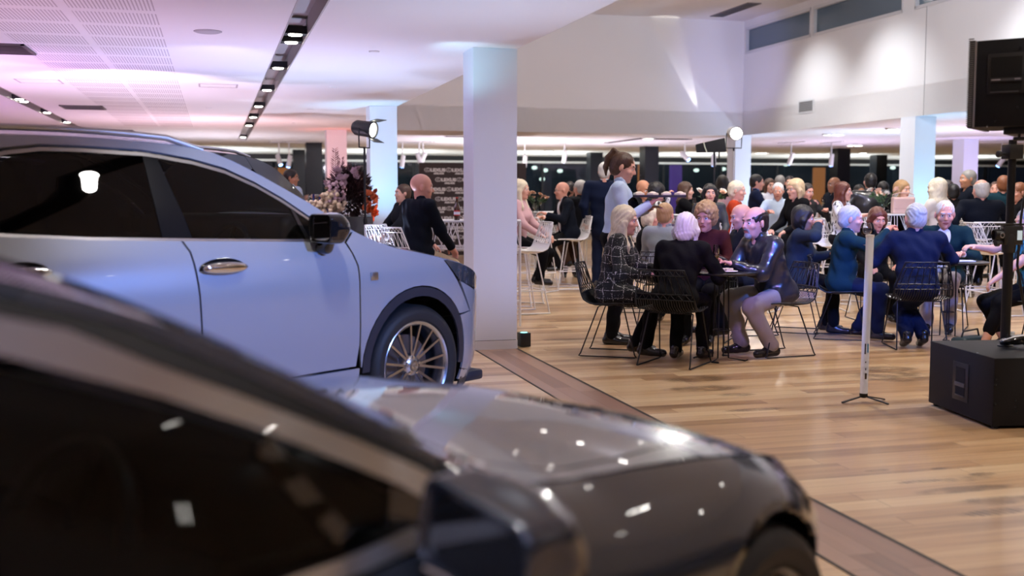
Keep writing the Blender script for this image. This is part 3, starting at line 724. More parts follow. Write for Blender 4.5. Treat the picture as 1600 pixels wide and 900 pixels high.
def wheel(parent, x, y, R, rim, w, metal, nsp=10, label=None):
    s = -1 if y < 0 else 1
    r = empty('wheel', (x, y, R)); r.parent = parent
    M = Matrix.Rotation(PI/2*(1 if s < 0 else -1), 3, 'X')     # local +z points outward
    h = w/2
    prof = [(rim, h-.02), (rim+.012, h-.004), (rim+.05, h+.004), (R-.04, h+.001), (R-.012, h-.018), (R, h-.045), (R, -h+.045), (R-.02, -h+.01), (rim+.02, -h), (rim, -h+.02), (rim, h-.02)]
    MB().lathe(prof, n=56, M=M).build('tyre', RUBBER, r, smooth=40)
    b = MB(); b.lathe([(rim, -h+.02), (rim-.02, -h+.03), (rim-.025, h-.03), (rim-.014, h-.015), (rim, h-.008), (rim+.008, h-.012)], n=56, M=M); b.build('rim_barrel', metal, r, smooth=40)
    d = MB(); d.lathe([(0, -.01), (rim*.68, -.01), (rim*.68, .002), (0, .002)], n=40, M=M); d.build('brake_disc', mat('disc_steel', (.22, .2, .2), .35, .9), r, smooth=30)
    d = MB(); d.lathe([(0, -.06), (rim-.01, -.06)], n=32, M=M); d.build('back_plate', SHELL, r)
    k = MB()
    for i in range(nsp):
        for t in (-1, 1):
            a = 2*PI*i/nsp+t*.085; a2 = 2*PI*i/nsp+t*.17
            p0 = Vector((.055*math.cos(a), .055*math.sin(a), h-.055)); p1 = Vector(((rim-.015)*math.cos(a2), (rim-.015)*math.sin(a2), h-.022))
            dr = (p1-p0).normalized(); sd = Vector((-dr.y, dr.x, 0)).normalized(); up = dr.cross(sd)
            vs = []
            for p, hw in ((p0, .008), (p1, .0065)):
                for aa, bb in ((-1, -1), (1, -1), (1, 1), (-1, 1)): vs.append(M @ (p+sd*aa*hw+up*(bb*.012 if bb < 0 else .004)*1.0))
            k.add(vs, [(0, 1, 2, 3), (7, 6, 5, 4), (0, 4, 5, 1), (1, 5, 6, 2), (2, 6, 7, 3), (3, 7, 4, 0)])
    k.build('spokes', metal, r)
    c = MB(); c.lathe([(0, h-.03), (.03, h-.03), (.034, h-.04), (.06, h-.05), (.075, h-.075), (.07, -.0)], n=24, M=M); c.build('hub_cap', metal, r, smooth=40)
    c = MB()
    for i in range(5):
        a = 2*PI*i/5+.3; c.lathe([(0, h-.04), (.009, h-.042), (.010, h-.06)], c=M @ Vector((.052*math.cos(a), .052*math.sin(a), 0)), n=8, M=M)
    c.build('wheel_nuts', CHROME, r)
    c = MB(); c.tube([M @ Vector((.021*math.cos(t), .016*math.sin(t), h-.029)) for t in np.linspace(0, 2*PI, 16, endpoint=False)], .002, 4, True)
    c.tube([M @ Vector(q) for q in ((.004, .014, h-.029), (-.010, -.006, h-.029), (.014, -.006, h-.029))], .002, 4); c.build('hub_emblem', CHROME, r)
    return r

def car_body(root, S, body):
    W, T, ZE, CR = S['W'], S['T'], S['ZE'], S['CR']
    sh = S.get('shoulder', 0.); pw = S.get('crown_pow', 2.6)
    def ys(x, z):
        e_ = 0.
        if sh:
            a = min(1., max(0., (x+.95)/.5)); d = float(spl(x, ZE))-z; e_ = sh*a*max(0., 1-d/.16)**2
        return float(spl(x, W)-spl(z, T))-e_
    def side(x, z): return (x, -ys(x, z), z)
    def top(x, y):
        ze = float(spl(x, ZE)); ye = max(.02, ys(x, ze)); q = min(1., abs(y)/ye)
        return (x, y if abs(y) <= ye else math.copysign(ye, y), ze+float(spl(x, CR))*(1-q**pw))
    S['side'], S['top'], S['ys'] = side, top, ys
    # dark inner shell that closes the body under the panels
    R = S['R']; xs = np.linspace(S['x0'], S['x1'], 90); vs = []; fs = []; NZ = 14
    for x in xs:
        ze = float(spl(x, ZE)); zt = min(ze-.03, S['belt'](x)-.02); zt = max(zt, .3)
        row = []
        for i in range(NZ):
            z = .2+(zt-.2)*i/(NZ-1); y = max(.01, ys(x, z)-.022)
            for xw in (0, -S['wb']):
                if abs(x-xw) < R+.13 and (x-xw)**2+(z-R-.02)**2 < (R+.13)**2: y = min(y, .62)
            row.append((x, y, z))
        vs += [(a, -b_, c) for a, b_, c in row]+[(a, b_, c) for a, b_, c in row[::-1]]
    n = 2*NZ
    for i in range(len(xs)-1):
        for k in range(n): fs.append((i*n+k, i*n+(k+1) % n, (i+1)*n+(k+1) % n, (i+1)*n+k))
    fs += [tuple(range(n)), tuple((len(xs)-1)*n+k for k in range(n))[::-1]]
    MB().add(vs, fs).build('underbody', SHELL, root)

def ring_poly(cx, cz, r0, r1, a0, a1, n=18):
    o = [(cx+r1*math.cos(math.radians(a0+(a1-a0)*i/n)), cz+r1*math.sin(math.radians(a0+(a1-a0)*i/n))) for i in range(n+1)]
    return o+[(cx+r0*math.cos(math.radians(a1+(a0-a1)*i/n)), cz+r0*math.sin(math.radians(a1+(a0-a1)*i/n))) for i in range(n+1)]

def interior(root, x_dash, seat_x, z0, steer, hw=.62, roofz=1.5):
    s = SDF(.02); s.box((x_dash, 0, z0+.30), (.16, hw, .12), .06).box((x_dash-.14, -.36, z0+.36), (.05, .2, .04), .03); s.build('dashboard', SEATM, root)
    for sx in (0, -.95):
        for sy in (-.36, .36):
            s = SDF(.02); c = seat_x+sx
            s.box((c, sy, z0+.06), (.2, .19, .05), .06, k=.03)
            a = Matrix.Rotation(-.38, 3, 'Y')
            s.box((c-.30, sy, z0+.34), (.035, .17, .26), .06, R=np.array(a), k=.03)
            s.box((c-.44, sy, z0+.66), (.02, .10, .055), .05, R=np.array(a), k=.02)
            s.build('seat', SEATM, root)
    st = MB(); M = Matrix.Rotation(-(PI/2-.42), 3, 'Y'); c = Vector(steer)
    st.tube([c+M @ Vector((.185*math.cos(t), .185*math.sin(t), 0)) for t in np.linspace(0, 2*PI, 40, endpoint=False)], .016, 8, True)
    for a in (0, PI, -PI/2): st.tube([c+M @ Vector((.05*math.cos(a), .05*math.sin(a), -.01)), c+M @ Vector((.18*math.cos(a), .18*math.sin(a), 0))], .014, 6)
    st.lathe([(0, .02), (.05, .015), (.065, -.02), (.03, -.05), (.03, -.25)], c=c, M=M, n=20)
    st.build('steering_wheel', mat('wheel_leather', (.03, .03, .03), .35), root, smooth=50)

def door_handle(root, S, x, z, name='door_handle', m=None):
    y = -S['ys'](x, z); 
    s = SDF(.006); s.ell((x, y-.028, z), (.135, .022, .030), k=.01).cone((x-.10, y, z), (x-.10, y-.028, z), .012, .012, .015).cone((x+.10, y, z), (x+.10, y-.028, z), .012, .012, .015)
    s.build(name, m or CHROME, root)
    b = MB(); b.lathe([(0, .0), (.06, .002), (.066, -.001)], c=(0, 0, 0), n=24)
    vs = [(x+v[0]*2.1, y-.003, z-.008+v[1]*.85) for v in b.v]; fs = b.f
    MB().add(vs, fs).build('handle_recess', GLOSSB, root)

def mirror(root, c, w, h, glassw, capm, foot, yaw=0., roll=0., gm=None):
    r = empty('side_mirror', c, yaw); r.parent = root; r.rotation_euler[0] = roll
    s = SDF(.008); s.ell((.045, 0, .0), (.075, w, h), k=.03).box((.0, 0, 0), (.03, w-.045, h-.04), .035, k=.02); s.cut((-.045, 0, 0), (-1, 0, 0))
    s.box((-.05, 0, .0), (.012, w-.045, h-.04), .02, k=.004, op=1)
    s.build('mirror_cap', capm, r)
    P = arc((0, 0), 1, 0, 360, 28)[:-1]
    vs = [(-.034, (glassw)*np.sign(a)*abs(a)**.6, (h-.022)*np.sign(b_)*abs(b_)**.6) for a, b_ in P]; n = len(vs)
    MB().add(vs+[(-.030, v[1], v[2]) for v in vs], [tuple(range(n)), tuple(range(n, 2*n))[::-1]]+[(i, (i+1) % n, n+(i+1) % n, n+i) for i in range(n)]).build('mirror_glass', gm or mat('mirror_silver', (.45, .47, .48), .03, 1.), r)
    s = SDF(.008); s.chain([(.03, 0, -h*.6), (.03, foot[1]*.5, -h-.02), foot], [.035, .03, .035], .02); s.build('mirror_stalk', GLOSSB, r)
    return r

# ---- silver SUV
def build_suv(root, P, clad, first=True, priv=None):
    S = dict(wb=2.79, R=.37, x0=-3.72, x1=.84,
      W=[(-3.80, .55), (-3.7, .74), (-3.4, .87), (-3.0, .93), (-2.4, .94), (-1.4, .93), (-.7, .93), (-.2, .935), (.2, .93), (.45, .89), (.65, .80), (.78, .68), (.87, .50), (.92, .30)],
      T=[(.15, .10), (.3, .035), (.5, .01), (.7, 0), (.9, 0), (1.0, .012), (1.08, .035), (1.13, .058), (1.2, .09), (1.3, .135), (1.45, .21), (1.58, .275), (1.64, .32), (1.69, .40)],
      ZE=[(-3.8, .95), (-3.7, 1.12), (-3.5, 1.34), (-3.3, 1.50), (-3.05, 1.60), (-2.7, 1.645), (-2.3, 1.665), (-1.9, 1.668), (-1.65, 1.66), (-1.4, 1.643), (-1.23, 1.615), (-1.0, 1.515), (-.82, 1.42), (-.57, 1.27), (-.45, 1.195), (-.3, 1.13), (-.16, 1.085), (0, 1.055), (.22, 1.01), (.4, .97), (.6, .91), (.75, .84), (.85, .76), (.92, .66)],
      CR=[(-3.8, .03), (-3.2, .05), (-2.6, .055), (-1.6, .055), (-1.2, .065), (-.8, .10), (-.5, .09), (-.3, .075), (0, .07), (.5, .06), (.8, .05), (.92, .04)],
      belt=lambda x: lin(x, [(-4, 1.25), (-2.4, 1.24), (-.53, 1.14), (0, 1.2)]))
    car_body(root, S, P); sd, tp = S['side'], S['top']
    def ze(x, d=0): return float(spl(x, S['ZE']))-d
    def zl(a, b_, n, d=0): return [(a+(b_-a)*i/n, ze(a+(b_-a)*i/n, d)) for i in range(n+1)]
    mir = lambda f: (lambda a, b_: (lambda q: (q[0], -q[1], q[2]))(f(a, b_)))
    def sp(name, poly, m, **k):
        panel(name, poly, sd, m, root, **k); return panel(name, poly, mir(sd), m, root, **k)
    A = 0.455; c0 = .40
    arcp = lambda cx, a0, a1: arc((cx, c0), A, a0, a1, 16)
    # doors
    sp('front_door', [(-.535, 1.135), (-.505, 1.07), (-.482, 1.0), (-.48, .77), (-.48, .55), (-.50, .43), (-1.50, .43), (-1.51, .66), (-1.52, .88), (-1.53, 1.04), (-1.535, 1.12), (-1.565, 1.175)], P)
    sp('rear_door', [(-1.57, 1.175), (-1.54, 1.12), (-1.535, 1.04), (-1.525, .88), (-1.515, .66), (-1.505, .43), (-2.33, .43)]+arc((-2.79, c0), A, 4, 52, 8)[:]+[(-2.56, .95), (-2.60, 1.235), (-2.04, 1.195)], P)
    sp('sill', [(-.47, .42), (-2.33, .42), (-2.31, .24), (-.48, .24)], P)
    sp('front_fender', [(-.465, .42), (-.475, .55), (-.475, .77), (-.477, 1.0), (-.50, 1.07), (-.525, 1.13), (-.45, 1.19)]+zl(-.44, .22, 12)+[(.36, .86), (.52, .66)]+arcp(0, 34, 178), P, step=.04)
    sp('front_bumper', [(.53, .66), (.38, .865), (.63, .78), (.78, .78)]+[(.92, .62), (.92, .22), (.45, .22), (.455, .42)]+arcp(0, 3, 33), P, step=.04)
    sp('headlight', [(.23, 1.0)]+zl(.26, .78, 8)+[(.80, .79), (.64, .785), (.38, .86)], LENSM, step=.04)
    sp('wheel_arch_trim', ring_poly(0, c0, .395, .452, -8, 182), clad, gap=.001, step=.04)
    sp('wheel_arch_trim', ring_poly(-2.79, c0, .395, .452, -2, 188), clad, gap=.001, step=.04)
    sp('sill_trim', [(-.45, .25), (-2.34, .25), (-2.34, .18), (-.45, .18)], clad)
    sp('rear_quarter', [(-2.60, 1.235), (-2.56, .95)]+arc((-2.79, c0), A, 54, 178, 14)+[(-3.5, .42), (-3.72, .5), (-3.72, .92), (-3.45, .98), (-3.3, 1.2), (-3.15, 1.24)], P)
    sp('tail_light', [(-3.72, .93), (-3.46, .99), (-3.33, 1.16), (-3.6, 1.18)], REDL)
    sp('rear_corner', [(-3.15, 1.25), (-3.3, 1.21), (-3.34, 1.17), (-3.62, 1.19)]+zl(-3.62, -2.9, 8)+[(-2.95, 1.5)], P)
    # glasshouse
    G = priv or GLASS_T
    sp('rear_side_window', [(-2.60, 1.245), (-2.33, 1.225), (-2.04, 1.205), (-1.67, 1.19), (-1.665, 1.3), (-1.645, 1.585), (-1.98, 1.592), (-2.16, 1.59), (-2.30, 1.57), (-2.45, 1.50), (-2.56, 1.40)], G, th=.004)
    sp('quarter_window', [(-2.62, 1.25), (-2.60, 1.40), (-2.50, 1.53), (-2.8, 1.50), (-3.05, 1.38), (-3.12, 1.27)], G, th=.004)
    sp('centre_pillar', [(-1.67, 1.19), (-1.50, 1.185), (-1.52, 1.32), (-1.565, 1.58), (-1.645, 1.585)], mat('pillar_black', (.006, .006, .007), .3, spec=.12), gap=.001)
    sp('front_side_window', [(-1.498, 1.188), (-.80, 1.16), (-.845, 1.325), (-.90, 1.365), (-1.02, 1.435), (-1.19, 1.508), (-1.37, 1.552), (-1.56, 1.578), (-1.525, 1.33)], GLASS_F, th=.004)
    sp('quarter_light', [(-.775, 1.155), (-.58, 1.15), (-.68, 1.21), (-.80, 1.29), (-.815, 1.30)], GLASS_F, th=.004)
    sp('window_divider', [(-.80, 1.158), (-.775, 1.156), (-.815, 1.305), (-.845, 1.325)], GLOSSB, gap=0)
    up = [(-2.62, 1.40), (-2.50, 1.52), (-2.33, 1.59), (-2.16, 1.612), (-1.98, 1.614), (-1.64, 1.604), (-1.54, 1.592), (-1.37, 1.567), (-1.19, 1.523), (-1.02, 1.45), (-.88, 1.37), (-.75, 1.28), (-.58, 1.165), (-.54, 1.145)]
    lo = [(x, z-.018) for x, z in up]
    sp('window_chrome', up+lo[::-1], SATIN, gap=0, step=.06, th=.004)
    belt = [(-2.62, 1.245), (-2.33, 1.225), (-2.04, 1.205), (-1.56, 1.185), (-1.13, 1.168), (-.53, 1.148)]
    sp('belt_chrome', belt+[(x, z-.014) for x, z in belt][::-1], SATIN, gap=0, step=.08, th=.004)
    up2 = [(x, z+.012) for x, z in up]
    sp('roof_pillar', up2+[(-.45, 1.19)]+zl(-.46, -2.9, 34)+[(-2.95, 1.5), (-2.62, 1.40)], P, step=.06, gap=.002)
    # top panels
    def yedge(x, f=1.): return S['ys'](x, ze(x))*f
    def tpoly(xs, f=1., off=0.): return [(x, -(yedge(x)-off)*f) for x in xs]+[(x, (yedge(x)-off)*f) for x in xs[::-1]]
    panel('roof', tpoly(list(np.linspace(-1.2, -3.2, 16))), tp, P, root, step=.10)
    panel('windshield', tpoly(list(np.linspace(-1.2, -.47, 9)), off=.035), tp, GLASS_F, root, step=.08, th=.005)
    panel('rear_window', tpoly(list(np.linspace(-3.21, -3.6, 5)), off=.06), tp, GLASS_T, root, step=.08)
    for s_ in (-1, 1):
        panel('windscreen_pillar', [(x, s_*(yedge(x)-.034)) for x in np.linspace(-1.2, -.47, 9)]+[(x, s_*yedge(x)) for x in np.linspace(-.47, -1.2, 9)], tp, P, root, step=.08, gap=0)
    hx = [-.46, -.32, -.29, -.16, .02, .22, .45, .65, .80, .88]
    hy = [.70, .735, .78, .80, .80, .775, .70, .58, .42, .2]
    panel('bonnet', [(x, -y) for x, y in zip(hx, hy)]+[(x, y) for x, y in zip(hx, hy)][::-1], tp, P, root, step=.06)
    for s_ in (-1, 1):
        panel('fender_top', [(x, s_*y) for x, y in zip(hx, hy)]+[(x, s_*yedge(x)) for x in (.88, .80, .65, .45, .22, .02, -.16, -.29, -.32, -.46)], tp, P, root, step=.05, gap=.002)
    # nose and tail caps
    nz = MB(); nz.span((.84, -.30, .22), (.925, .30, .70)); nz.build('grille', GLOSSB, root, bevel=.01)
    nz = MB(); nz.span((-3.79, -.56, .35), (-3.70, .56, .98)); nz.build('tailgate', P, root, bevel=.02)
    MB().span((.62, -.74, .17), (.80, .74, .24)).build('front_lip', clad, root, bevel=.02)
    sp('bumper_lip', [(.45, .30), (.62, .26), (.92, .26), (.92, .16), (.50, .16)], clad, gap=0)
    # roof rails
    rl = MB()
    for s_ in (-1, 1): rl.tube([(x, s_*(yedge(x)-.045), ze(x)+.036-(.03 if i in (0, 9) else 0)) for i, x in enumerate(np.linspace(-1.25, -3.0, 10))], .016, 8)
    rl.build('roof_rail', SATIN, root, smooth=50)
    for s_ in (-1, 1):
        for x in (0, -2.79): wheel(root, x, s_*.80, .37, .268, .235, mat('machined_alloy', (.45, .46, .50), .25, 1.), 8)
    interior(root, -.62, -1.45, .80, (-.98, -.38, 1.06), .66)
    for s_ in (1,):
        door_handle(root, S, -1.375, 1.035); door_handle(root, S, -2.40, 1.065)
    mirror(root, (-.75, -.97, 1.215), .115, .085, .085, GLOSSB, (.02, .08, -.11), -.1)
    mm = mirror(root, (-.75, .97, 1.215), .115, .085, .085, GLOSSB, (.02, -.08, -.11), .1)
    # fender badge, rear-fender spot highlights stay real reflections
    b_ = MB().box((-.37, -S['ys'](-.37, .93)-.004, .935), (.055, .008, .045)); b_.build('fender_badge', SATIN, root, bevel=.003)
    return S
POSE_SUV = (.627, 7.123, math.radians(35.34)); POSE_SED = (.61, 2.81, math.radians(35.34))
suv = empty('sport_utility_car', (POSE_SUV[0], POSE_SUV[1], 0), POSE_SUV[2], 'silver blue five-door SUV parked beside the thick white column, nose to the right', 'car')
build_suv(suv, SILVER, CLAD)
q_ = at_d(366, 235, 12.6)
suv2 = empty('off_road_car', (q_[0]-3.45*math.cos(.65), q_[1]-3.45*math.sin(.65), 0), .65+PI, 'black tall SUV whose roof shows behind the silver SUV', 'car')
build_suv(suv2, BLACKP, CLAD); suv2.scale = (1.06, 1.03, 1.115)

# ---- graphite sedan in the foreground
def build_sedan(root, P):
    S = dict(wb=2.80, R=.335, shoulder=.085, crown_pow=2.1, x0=-3.55, x1=.80,
      W=[(-3.75, .4), (-3.6, .62), (-3.3, .80), (-2.8, .89), (-2, .915), (-1, .915), (-.5, .92), (0, .935), (.2, .915), (.4, .85), (.55, .765), (.68, .65), (.78, .48), (.84, .28), (.87, .1)],
      T=[(.15, .10), (.25, .05), (.45, .01), (.60, 0), (.70, .018), (.78, .05), (.85, .085), (.93, .135), (1.0, .175), (1.1, .218), (1.2, .27), (1.3, .335), (1.36, .39), (1.41, .5)],
      ZE=[(-3.75, .80), (-3.5, .93), (-3.2, .97), (-2.9, 1.06), (-2.6, 1.21), (-2.3, 1.31), (-2.0, 1.345), (-1.75, 1.345), (-1.6, 1.325), (-1.48, 1.295), (-1.33, 1.243), (-1.16, 1.163), (-1.0, 1.07), (-.85, .975), (-.7, .905), (-.55, .872), (-.3, .85), (0, .82), (.2, .785), (.4, .735), (.6, .67), (.75, .60), (.84, .54), (.87, .5)],
      CR=[(-3.75, .02), (-3.2, .03), (-2.6, .06), (-2.0, .06), (-1.6, .06), (-1.2, .08), (-.9, .10), (-.7, .085), (-.5, .075), (0, .07), (.4, .06), (.7, .045), (.87, .03)],
      belt=lambda x: lin(x, [(-4, .95), (-1, .885), (-.8, .86), (0, .9)]))
    car_body(root, S, P); sd, tp = S['side'], S['top']
    def ze(x, d=0): return float(spl(x, S['ZE']))-d
    def zl(a, b_, n, d=0): return [(a+(b_-a)*i/n, ze(a+(b_-a)*i/n, d)) for i in range(n+1)]
    mir = lambda f: (lambda a, b_: (lambda q: (q[0], -q[1], q[2]))(f(a, b_)))
    def sp(name, poly, m, **k):
        panel(name, poly, sd, m, root, **k); return panel(name, poly, mir(sd), m, root, **k)
    A = .375; c0 = .345; wx = .03
    sp('front_door', [(-.62, .36), (-1.72, .36), (-1.80, .6), (-1.82, .855), (-1.12, .862), (-.92, .868), (-.80, .85), (-.66, .82), (-.61, .6)], P)
    sp('rear_door', [(-1.73, .36), (-2.4, .36), (-2.5, .6), (-2.72, .88), (-1.83, .857), (-1.81, .6)], P)
    sp('sill', [(-.38, .35), (-2.42, .35), (-2.42, .2), (-.38, .2)], P)
    sp('front_fender', [(-.345, .25), (-.61, .36), (-.60, .6), (-.65, .82), (-.79, .865), (-.86, .97)]+zl(-.84, .22, 16)+[(.30, .68), (.44, .60), (.36, .56)]+arc((wx, c0), A, 33, 190, 16), P, step=.035)
    sp('front_bumper', [(.37, .56), (.45, .60), (.60, .58), (.72, .56), (.86, .48), (.86, .18), (.40, .18), (.41, .30)]+arc((wx, c0), A, 2, 32, 5), P, step=.035)
    sp('headlight', [(.24, ze(.24))]+zl(.28, .70, 8)+[(.71, .575), (.60, .59), (.45, .615), (.31, .69)], LENSM, step=.035)
    sp('wheel_arch_lip', ring_poly(wx, c0, .362, .378, -15, 192), GLOSSB, gap=0, step=.04)
    sp('rear_quarter', [(-2.73, .93), (-2.51, .6), (-2.44, .38)]+arc((-2.80, c0), A, 5, 175, 14)+[(-3.5, .3), (-3.7, .4)]+zl(-3.7, -3.0, 8), P)
    G = GLASS_S
    beltz = [(-2.75, .915), (-1.83, .878), (-1.12, .888), (-.98, .897)]
    rail = [(-2.75, 1.05), (-2.55, 1.14), (-2.3, 1.222), (-2.05, 1.255), (-1.8, 1.262), (-1.64, 1.245), (-1.51, 1.205), (-1.32, 1.132), (-1.19, 1.072), (-1.04, .995), (-.96, .95), (-.92, .92)]
    sp('front_side_window', [(-1.78, .885), (-1.12, .895), (-1.03, .905)]+[(-.985, .948), (-1.05, .985), (-1.19, 1.060), (-1.32, 1.12), (-1.51, 1.193), (-1.64, 1.232), (-1.74, 1.245)], G, th=.004)
    sp('rear_side_window', [(-1.86, .89), (-2.70, .925), (-2.5, 1.14), (-2.3, 1.207), (-2.05, 1.24), (-1.86, 1.248)], GLASS_T, th=.004)
    sp('centre_pillar', [(-1.79, .89), (-1.85, .89), (-1.85, 1.248), (-1.75, 1.245)], GLOSSB, gap=0)
    sp('quarter_light_frame', [(-1.08, .905), (-1.12, .90), (-1.20, 1.045), (-1.17, 1.06)], GLOSSB, gap=0)
    sp('door_sail', [(-1.02, .905), (-.90, .88), (-.86, .915), (-.985, .955)], GLOSSB, gap=0)
    sp('belt_trim', beltz+[(-.92, .893), (-.92, .873), (-1.12, .864), (-1.83, .858), (-2.75, .885)], SATIN, gap=0, step=.08, th=.004)
    # bright painted door frame, black seal, painted roof pillar
    def off(L_, d): return [(x, z+d) for x, z in L_]
    fr2 = [(-2.75, 1.10), (-2.55, 1.185), (-2.3, 1.262), (-2.05, 1.293), (-1.8, 1.30), (-1.65, 1.287), (-1.51, 1.255), (-1.42, 1.23), (-1.31, 1.172), (-1.18, 1.11), (-1.03, 1.035), (-.91, .97), (-.87, .94)]
    sp('door_frame', rail+[(-.87, .93)]+fr2[::-1], paint('frame_paint', (.40, .42, .50), 1., .2), gap=.001, step=.05)
    fr3 = [(-2.75, 1.115), (-2.55, 1.20), (-2.3, 1.278), (-2.05, 1.31), (-1.8, 1.318), (-1.65, 1.306), (-1.49, 1.272), (-1.34, 1.222), (-1.17, 1.135), (-.97, 1.022), (-.86, .96)]
    sp('door_seal', off(fr2, .001)+fr3[::-1], mat('seal_rubber', (.006, .006, .006), .7), gap=0, step=.05)
    sp('roof_pillar', off(fr3, .002)+zl(-.85, -2.75, 30), P, gap=.001, step=.05)
    sp('rear_pillar', [(-2.75, .92), (-3.0, .93)]+zl(-3.0, -2.76, 4), P, gap=0)
    def yedge(x): return S['ys'](x, ze(x))
    def tpoly(xs, off=0.): return [(x, -(yedge(x)-off)) for x in xs]+[(x, (yedge(x)-off)) for x in xs[::-1]]
    panel('roof', tpoly(list(np.linspace(-1.55, -2.5, 10))), tp, P, root, step=.10)
    panel('windshield', tpoly(list(np.linspace(-1.55, -.86, 9)), .03), tp, GLASS_S, root, step=.07, th=.005)
    panel('rear_window', tpoly(list(np.linspace(-2.5, -3.05, 6)), .05), tp, GLASS_T, root, step=.08)
    panel('boot_lid', tpoly(list(np.linspace(-3.06, -3.74, 7)), .0), tp, P, root, step=.08)
    for s_ in (-1, 1):
        panel('windscreen_pillar', [(x, s_*(yedge(x)-.029)) for x in np.linspace(-1.55, -.86, 9)]+[(x, s_*yedge(x)) for x in np.linspace(-.86, -1.55, 9)], tp, P, root, step=.08, gap=0)
    panel('cowl', tpoly(list(np.linspace(-.855, -.70, 4))), tp, GLOSSB, root, step=.05)
    hx = [-.69, -.64, -.5, -.3, 0, .2, .4, .58, .70, .77]; hy = [.60, .655, .70, .71, .695, .665, .60, .48, .32, .12]
    bon = [(x, -y) for x, y in zip(hx, hy)]+[(x, y) for x, y in zip(hx, hy)][::-1]
    panel('bonnet', bon, tp, P, root, step=.045, gap=.004)
    for s_ in (-1, 1):
        xs = (.77, .70, .58, .4, .2, 0, -.3, -.5, -.64, -.69)
        panel('fender_top', [(x, s_*y) for x, y in zip(hx, hy)]+[(x, s_*max(yedge(x), .16)) for x in xs], tp, P, root, step=.04, gap=.003)
    MB().span((.79, -.3, .2), (.865, .3, .50)).build('grille', GLOSSB, root, bevel=.01)
    MB().span((-3.72, -.42, .3), (-3.66, .42, .82)).build('boot_panel', P, root, bevel=.02)
    for s_ in (-1, 1):
        for x in (wx, -2.80): wheel(root, x, s_*.80, .335, .24, .23, mat('dark_alloy', (.10, .10, .11), .25, .9), 10)
    interior(root, -.98, -1.75, .52, (-1.28, -.30, .82), .60)
    mirror(root, (-.97, -.955, .905), .128, .078, .098, P, (.03, .10, -.075), -.12, .20, DKGL)
    mirror(root, (-.97, .955, .905), .128, .078, .098, P, (.03, -.10, -.075), .12, -.20, DKGL)
    MB().tube([(-1.01, -.86, .855), (-1.0, -1.05, .82)], .006, 6).build('mirror_chrome', CHROME, root)
    wp = MB(); wp.tube([(-.74, -.55, .935), (-.80, 0, .985), (-.86, .35, 1.03)], .008, 6); wp.build('wiper', BLKP, root)
    return S
sed = empty('saloon_car', (POSE_SED[0], POSE_SED[1], 0), POSE_SED[2], 'dark graphite saloon car filling the foreground, out of focus', 'car')
build_sedan(sed, GRAPH)
# ------------------------------------------------------------------ wire furniture
def surf_chair(s, t, seat):
    pr = [(0, .225, .015, .20), (.15, .12, -.004, .235), (.32, -.02, -.02, .255), (.46, -.13, -.016, .262), (.56, -.20, .03, .262), (.64, -.228, .10, .255), (.8, -.258, .21, .228), (1, -.295, .345, .188)]
    y = lin(s, [(p[0], p[1]) for p in pr]); z = lin(s, [(p[0], p[2]) for p in pr]); w_ = lin(s, [(p[0], p[3]) for p in pr])
    lift = .035*t*t*max(0, math.sin(min(1, s/.62)*PI))
    bow = .03*(1-t*t)*(1 if s > .5 else 0)*min(1, (s-.5)*4) if s > .5 else 0
    return (w_*t, y-bow, seat+z+lift)
def wire_seat(root, seat, m, r=.0035, rf=.006):
    P = lambda s, t: surf_chair(s, t, seat)
    f = MB(); edge = [P(s, -1) for s in np.linspace(0, 1, 22)]+[P(1, t) for t in np.linspace(-1, 1, 9)[1:-1]]+[P(s, 1) for s in np.linspace(1, 0, 22)]+[P(0, t) for t in np.linspace(1, -1, 7)[1:-1]]
    f.tube(edge, rf, 6, True); f.build('rim_frame', m, root, smooth=60)
    g = MB()
    for i in range(25):
        t = -1+2*(i+.5)/25; g.tube([P(s, t) for s in np.linspace(0, .64, 11)], r, 4)
    for s in (.2, .42): g.tube([P(s, t) for t in np.linspace(-1, 1, 7)], r, 4)
    g.build('seat_wires', m, root, smooth=60)
    g = MB()
    for s in (.64, .71, .93): g.tube([P(s, t) for t in np.linspace(-1, 1, 9)], r*1.2, 4)
    def zig(s0, s1, n):
        pts = []
        for i in range(2*n+1): pts.append(P(s0 if i % 2 == 0 else s1, -1+2*i/(2*n)))
        g.tube(pts, r, 4)
    zig(.71, .93, 7); zig(.93, 1., 8); zig(.71, .64, 8)
    for i in range(8):
        t = -1+2*(i+.5)/8; g.tube([P(.71, t), P(.93, t*.98)], r*.9, 4)
    g.build('back_wires', m, root, smooth=60)
def make_chair(m, r=.0035):
    root = empty('wire_chair'); wire_seat(root, .45, m, r)
    for s in (-1, 1):
        MB().tube([(s*.19, .13, .44), (s*.225, .235, .03), (s*.226, .25, .008), (s*.228, .235, .007), (s*.228, -.235, .007), (s*.226, -.25, .008), (s*.225, -.235, .03), (s*.19, -.09, .43)], .0062, 6).build('leg', m, root, smooth=60)
    MB().tube([(-.19, .13, .44), (.19, .13, .44)], .0055, 6).tube([(-.19, -.09, .43), (.19, -.09, .43)], .0055, 6).build('cross_bar', m, root)
    return root
def make_stool(m, r=.0045):
    root = empty('wire_bar_stool'); wire_seat(root, .72, m, r, .008)
    for s in (-1, 1):
        MB().tube([(s*.17, .12, .71), (s*.235, .235, .02), (s*.238, .245, .008), (s*.24, .23, .008), (s*.24, -.23, .008), (s*.238, -.245, .008), (s*.235, -.235, .02), (s*.17, -.10, .70)], .0085, 6).build('leg', m, root, smooth=60)
    MB().tube([(-.215, .20, .27), (.215, .20, .27), (.215, -.20, .27), (-.215, -.20, .27)], .008, 6, True).build('footrest', m, root)
    MB().tube([(-.17, .12, .71), (.17, .12, .71)], .007, 6).tube([(-.17, -.10, .70), (.17, -.10, .70)], .007, 6).build('cross_bar', m, root)
    return root
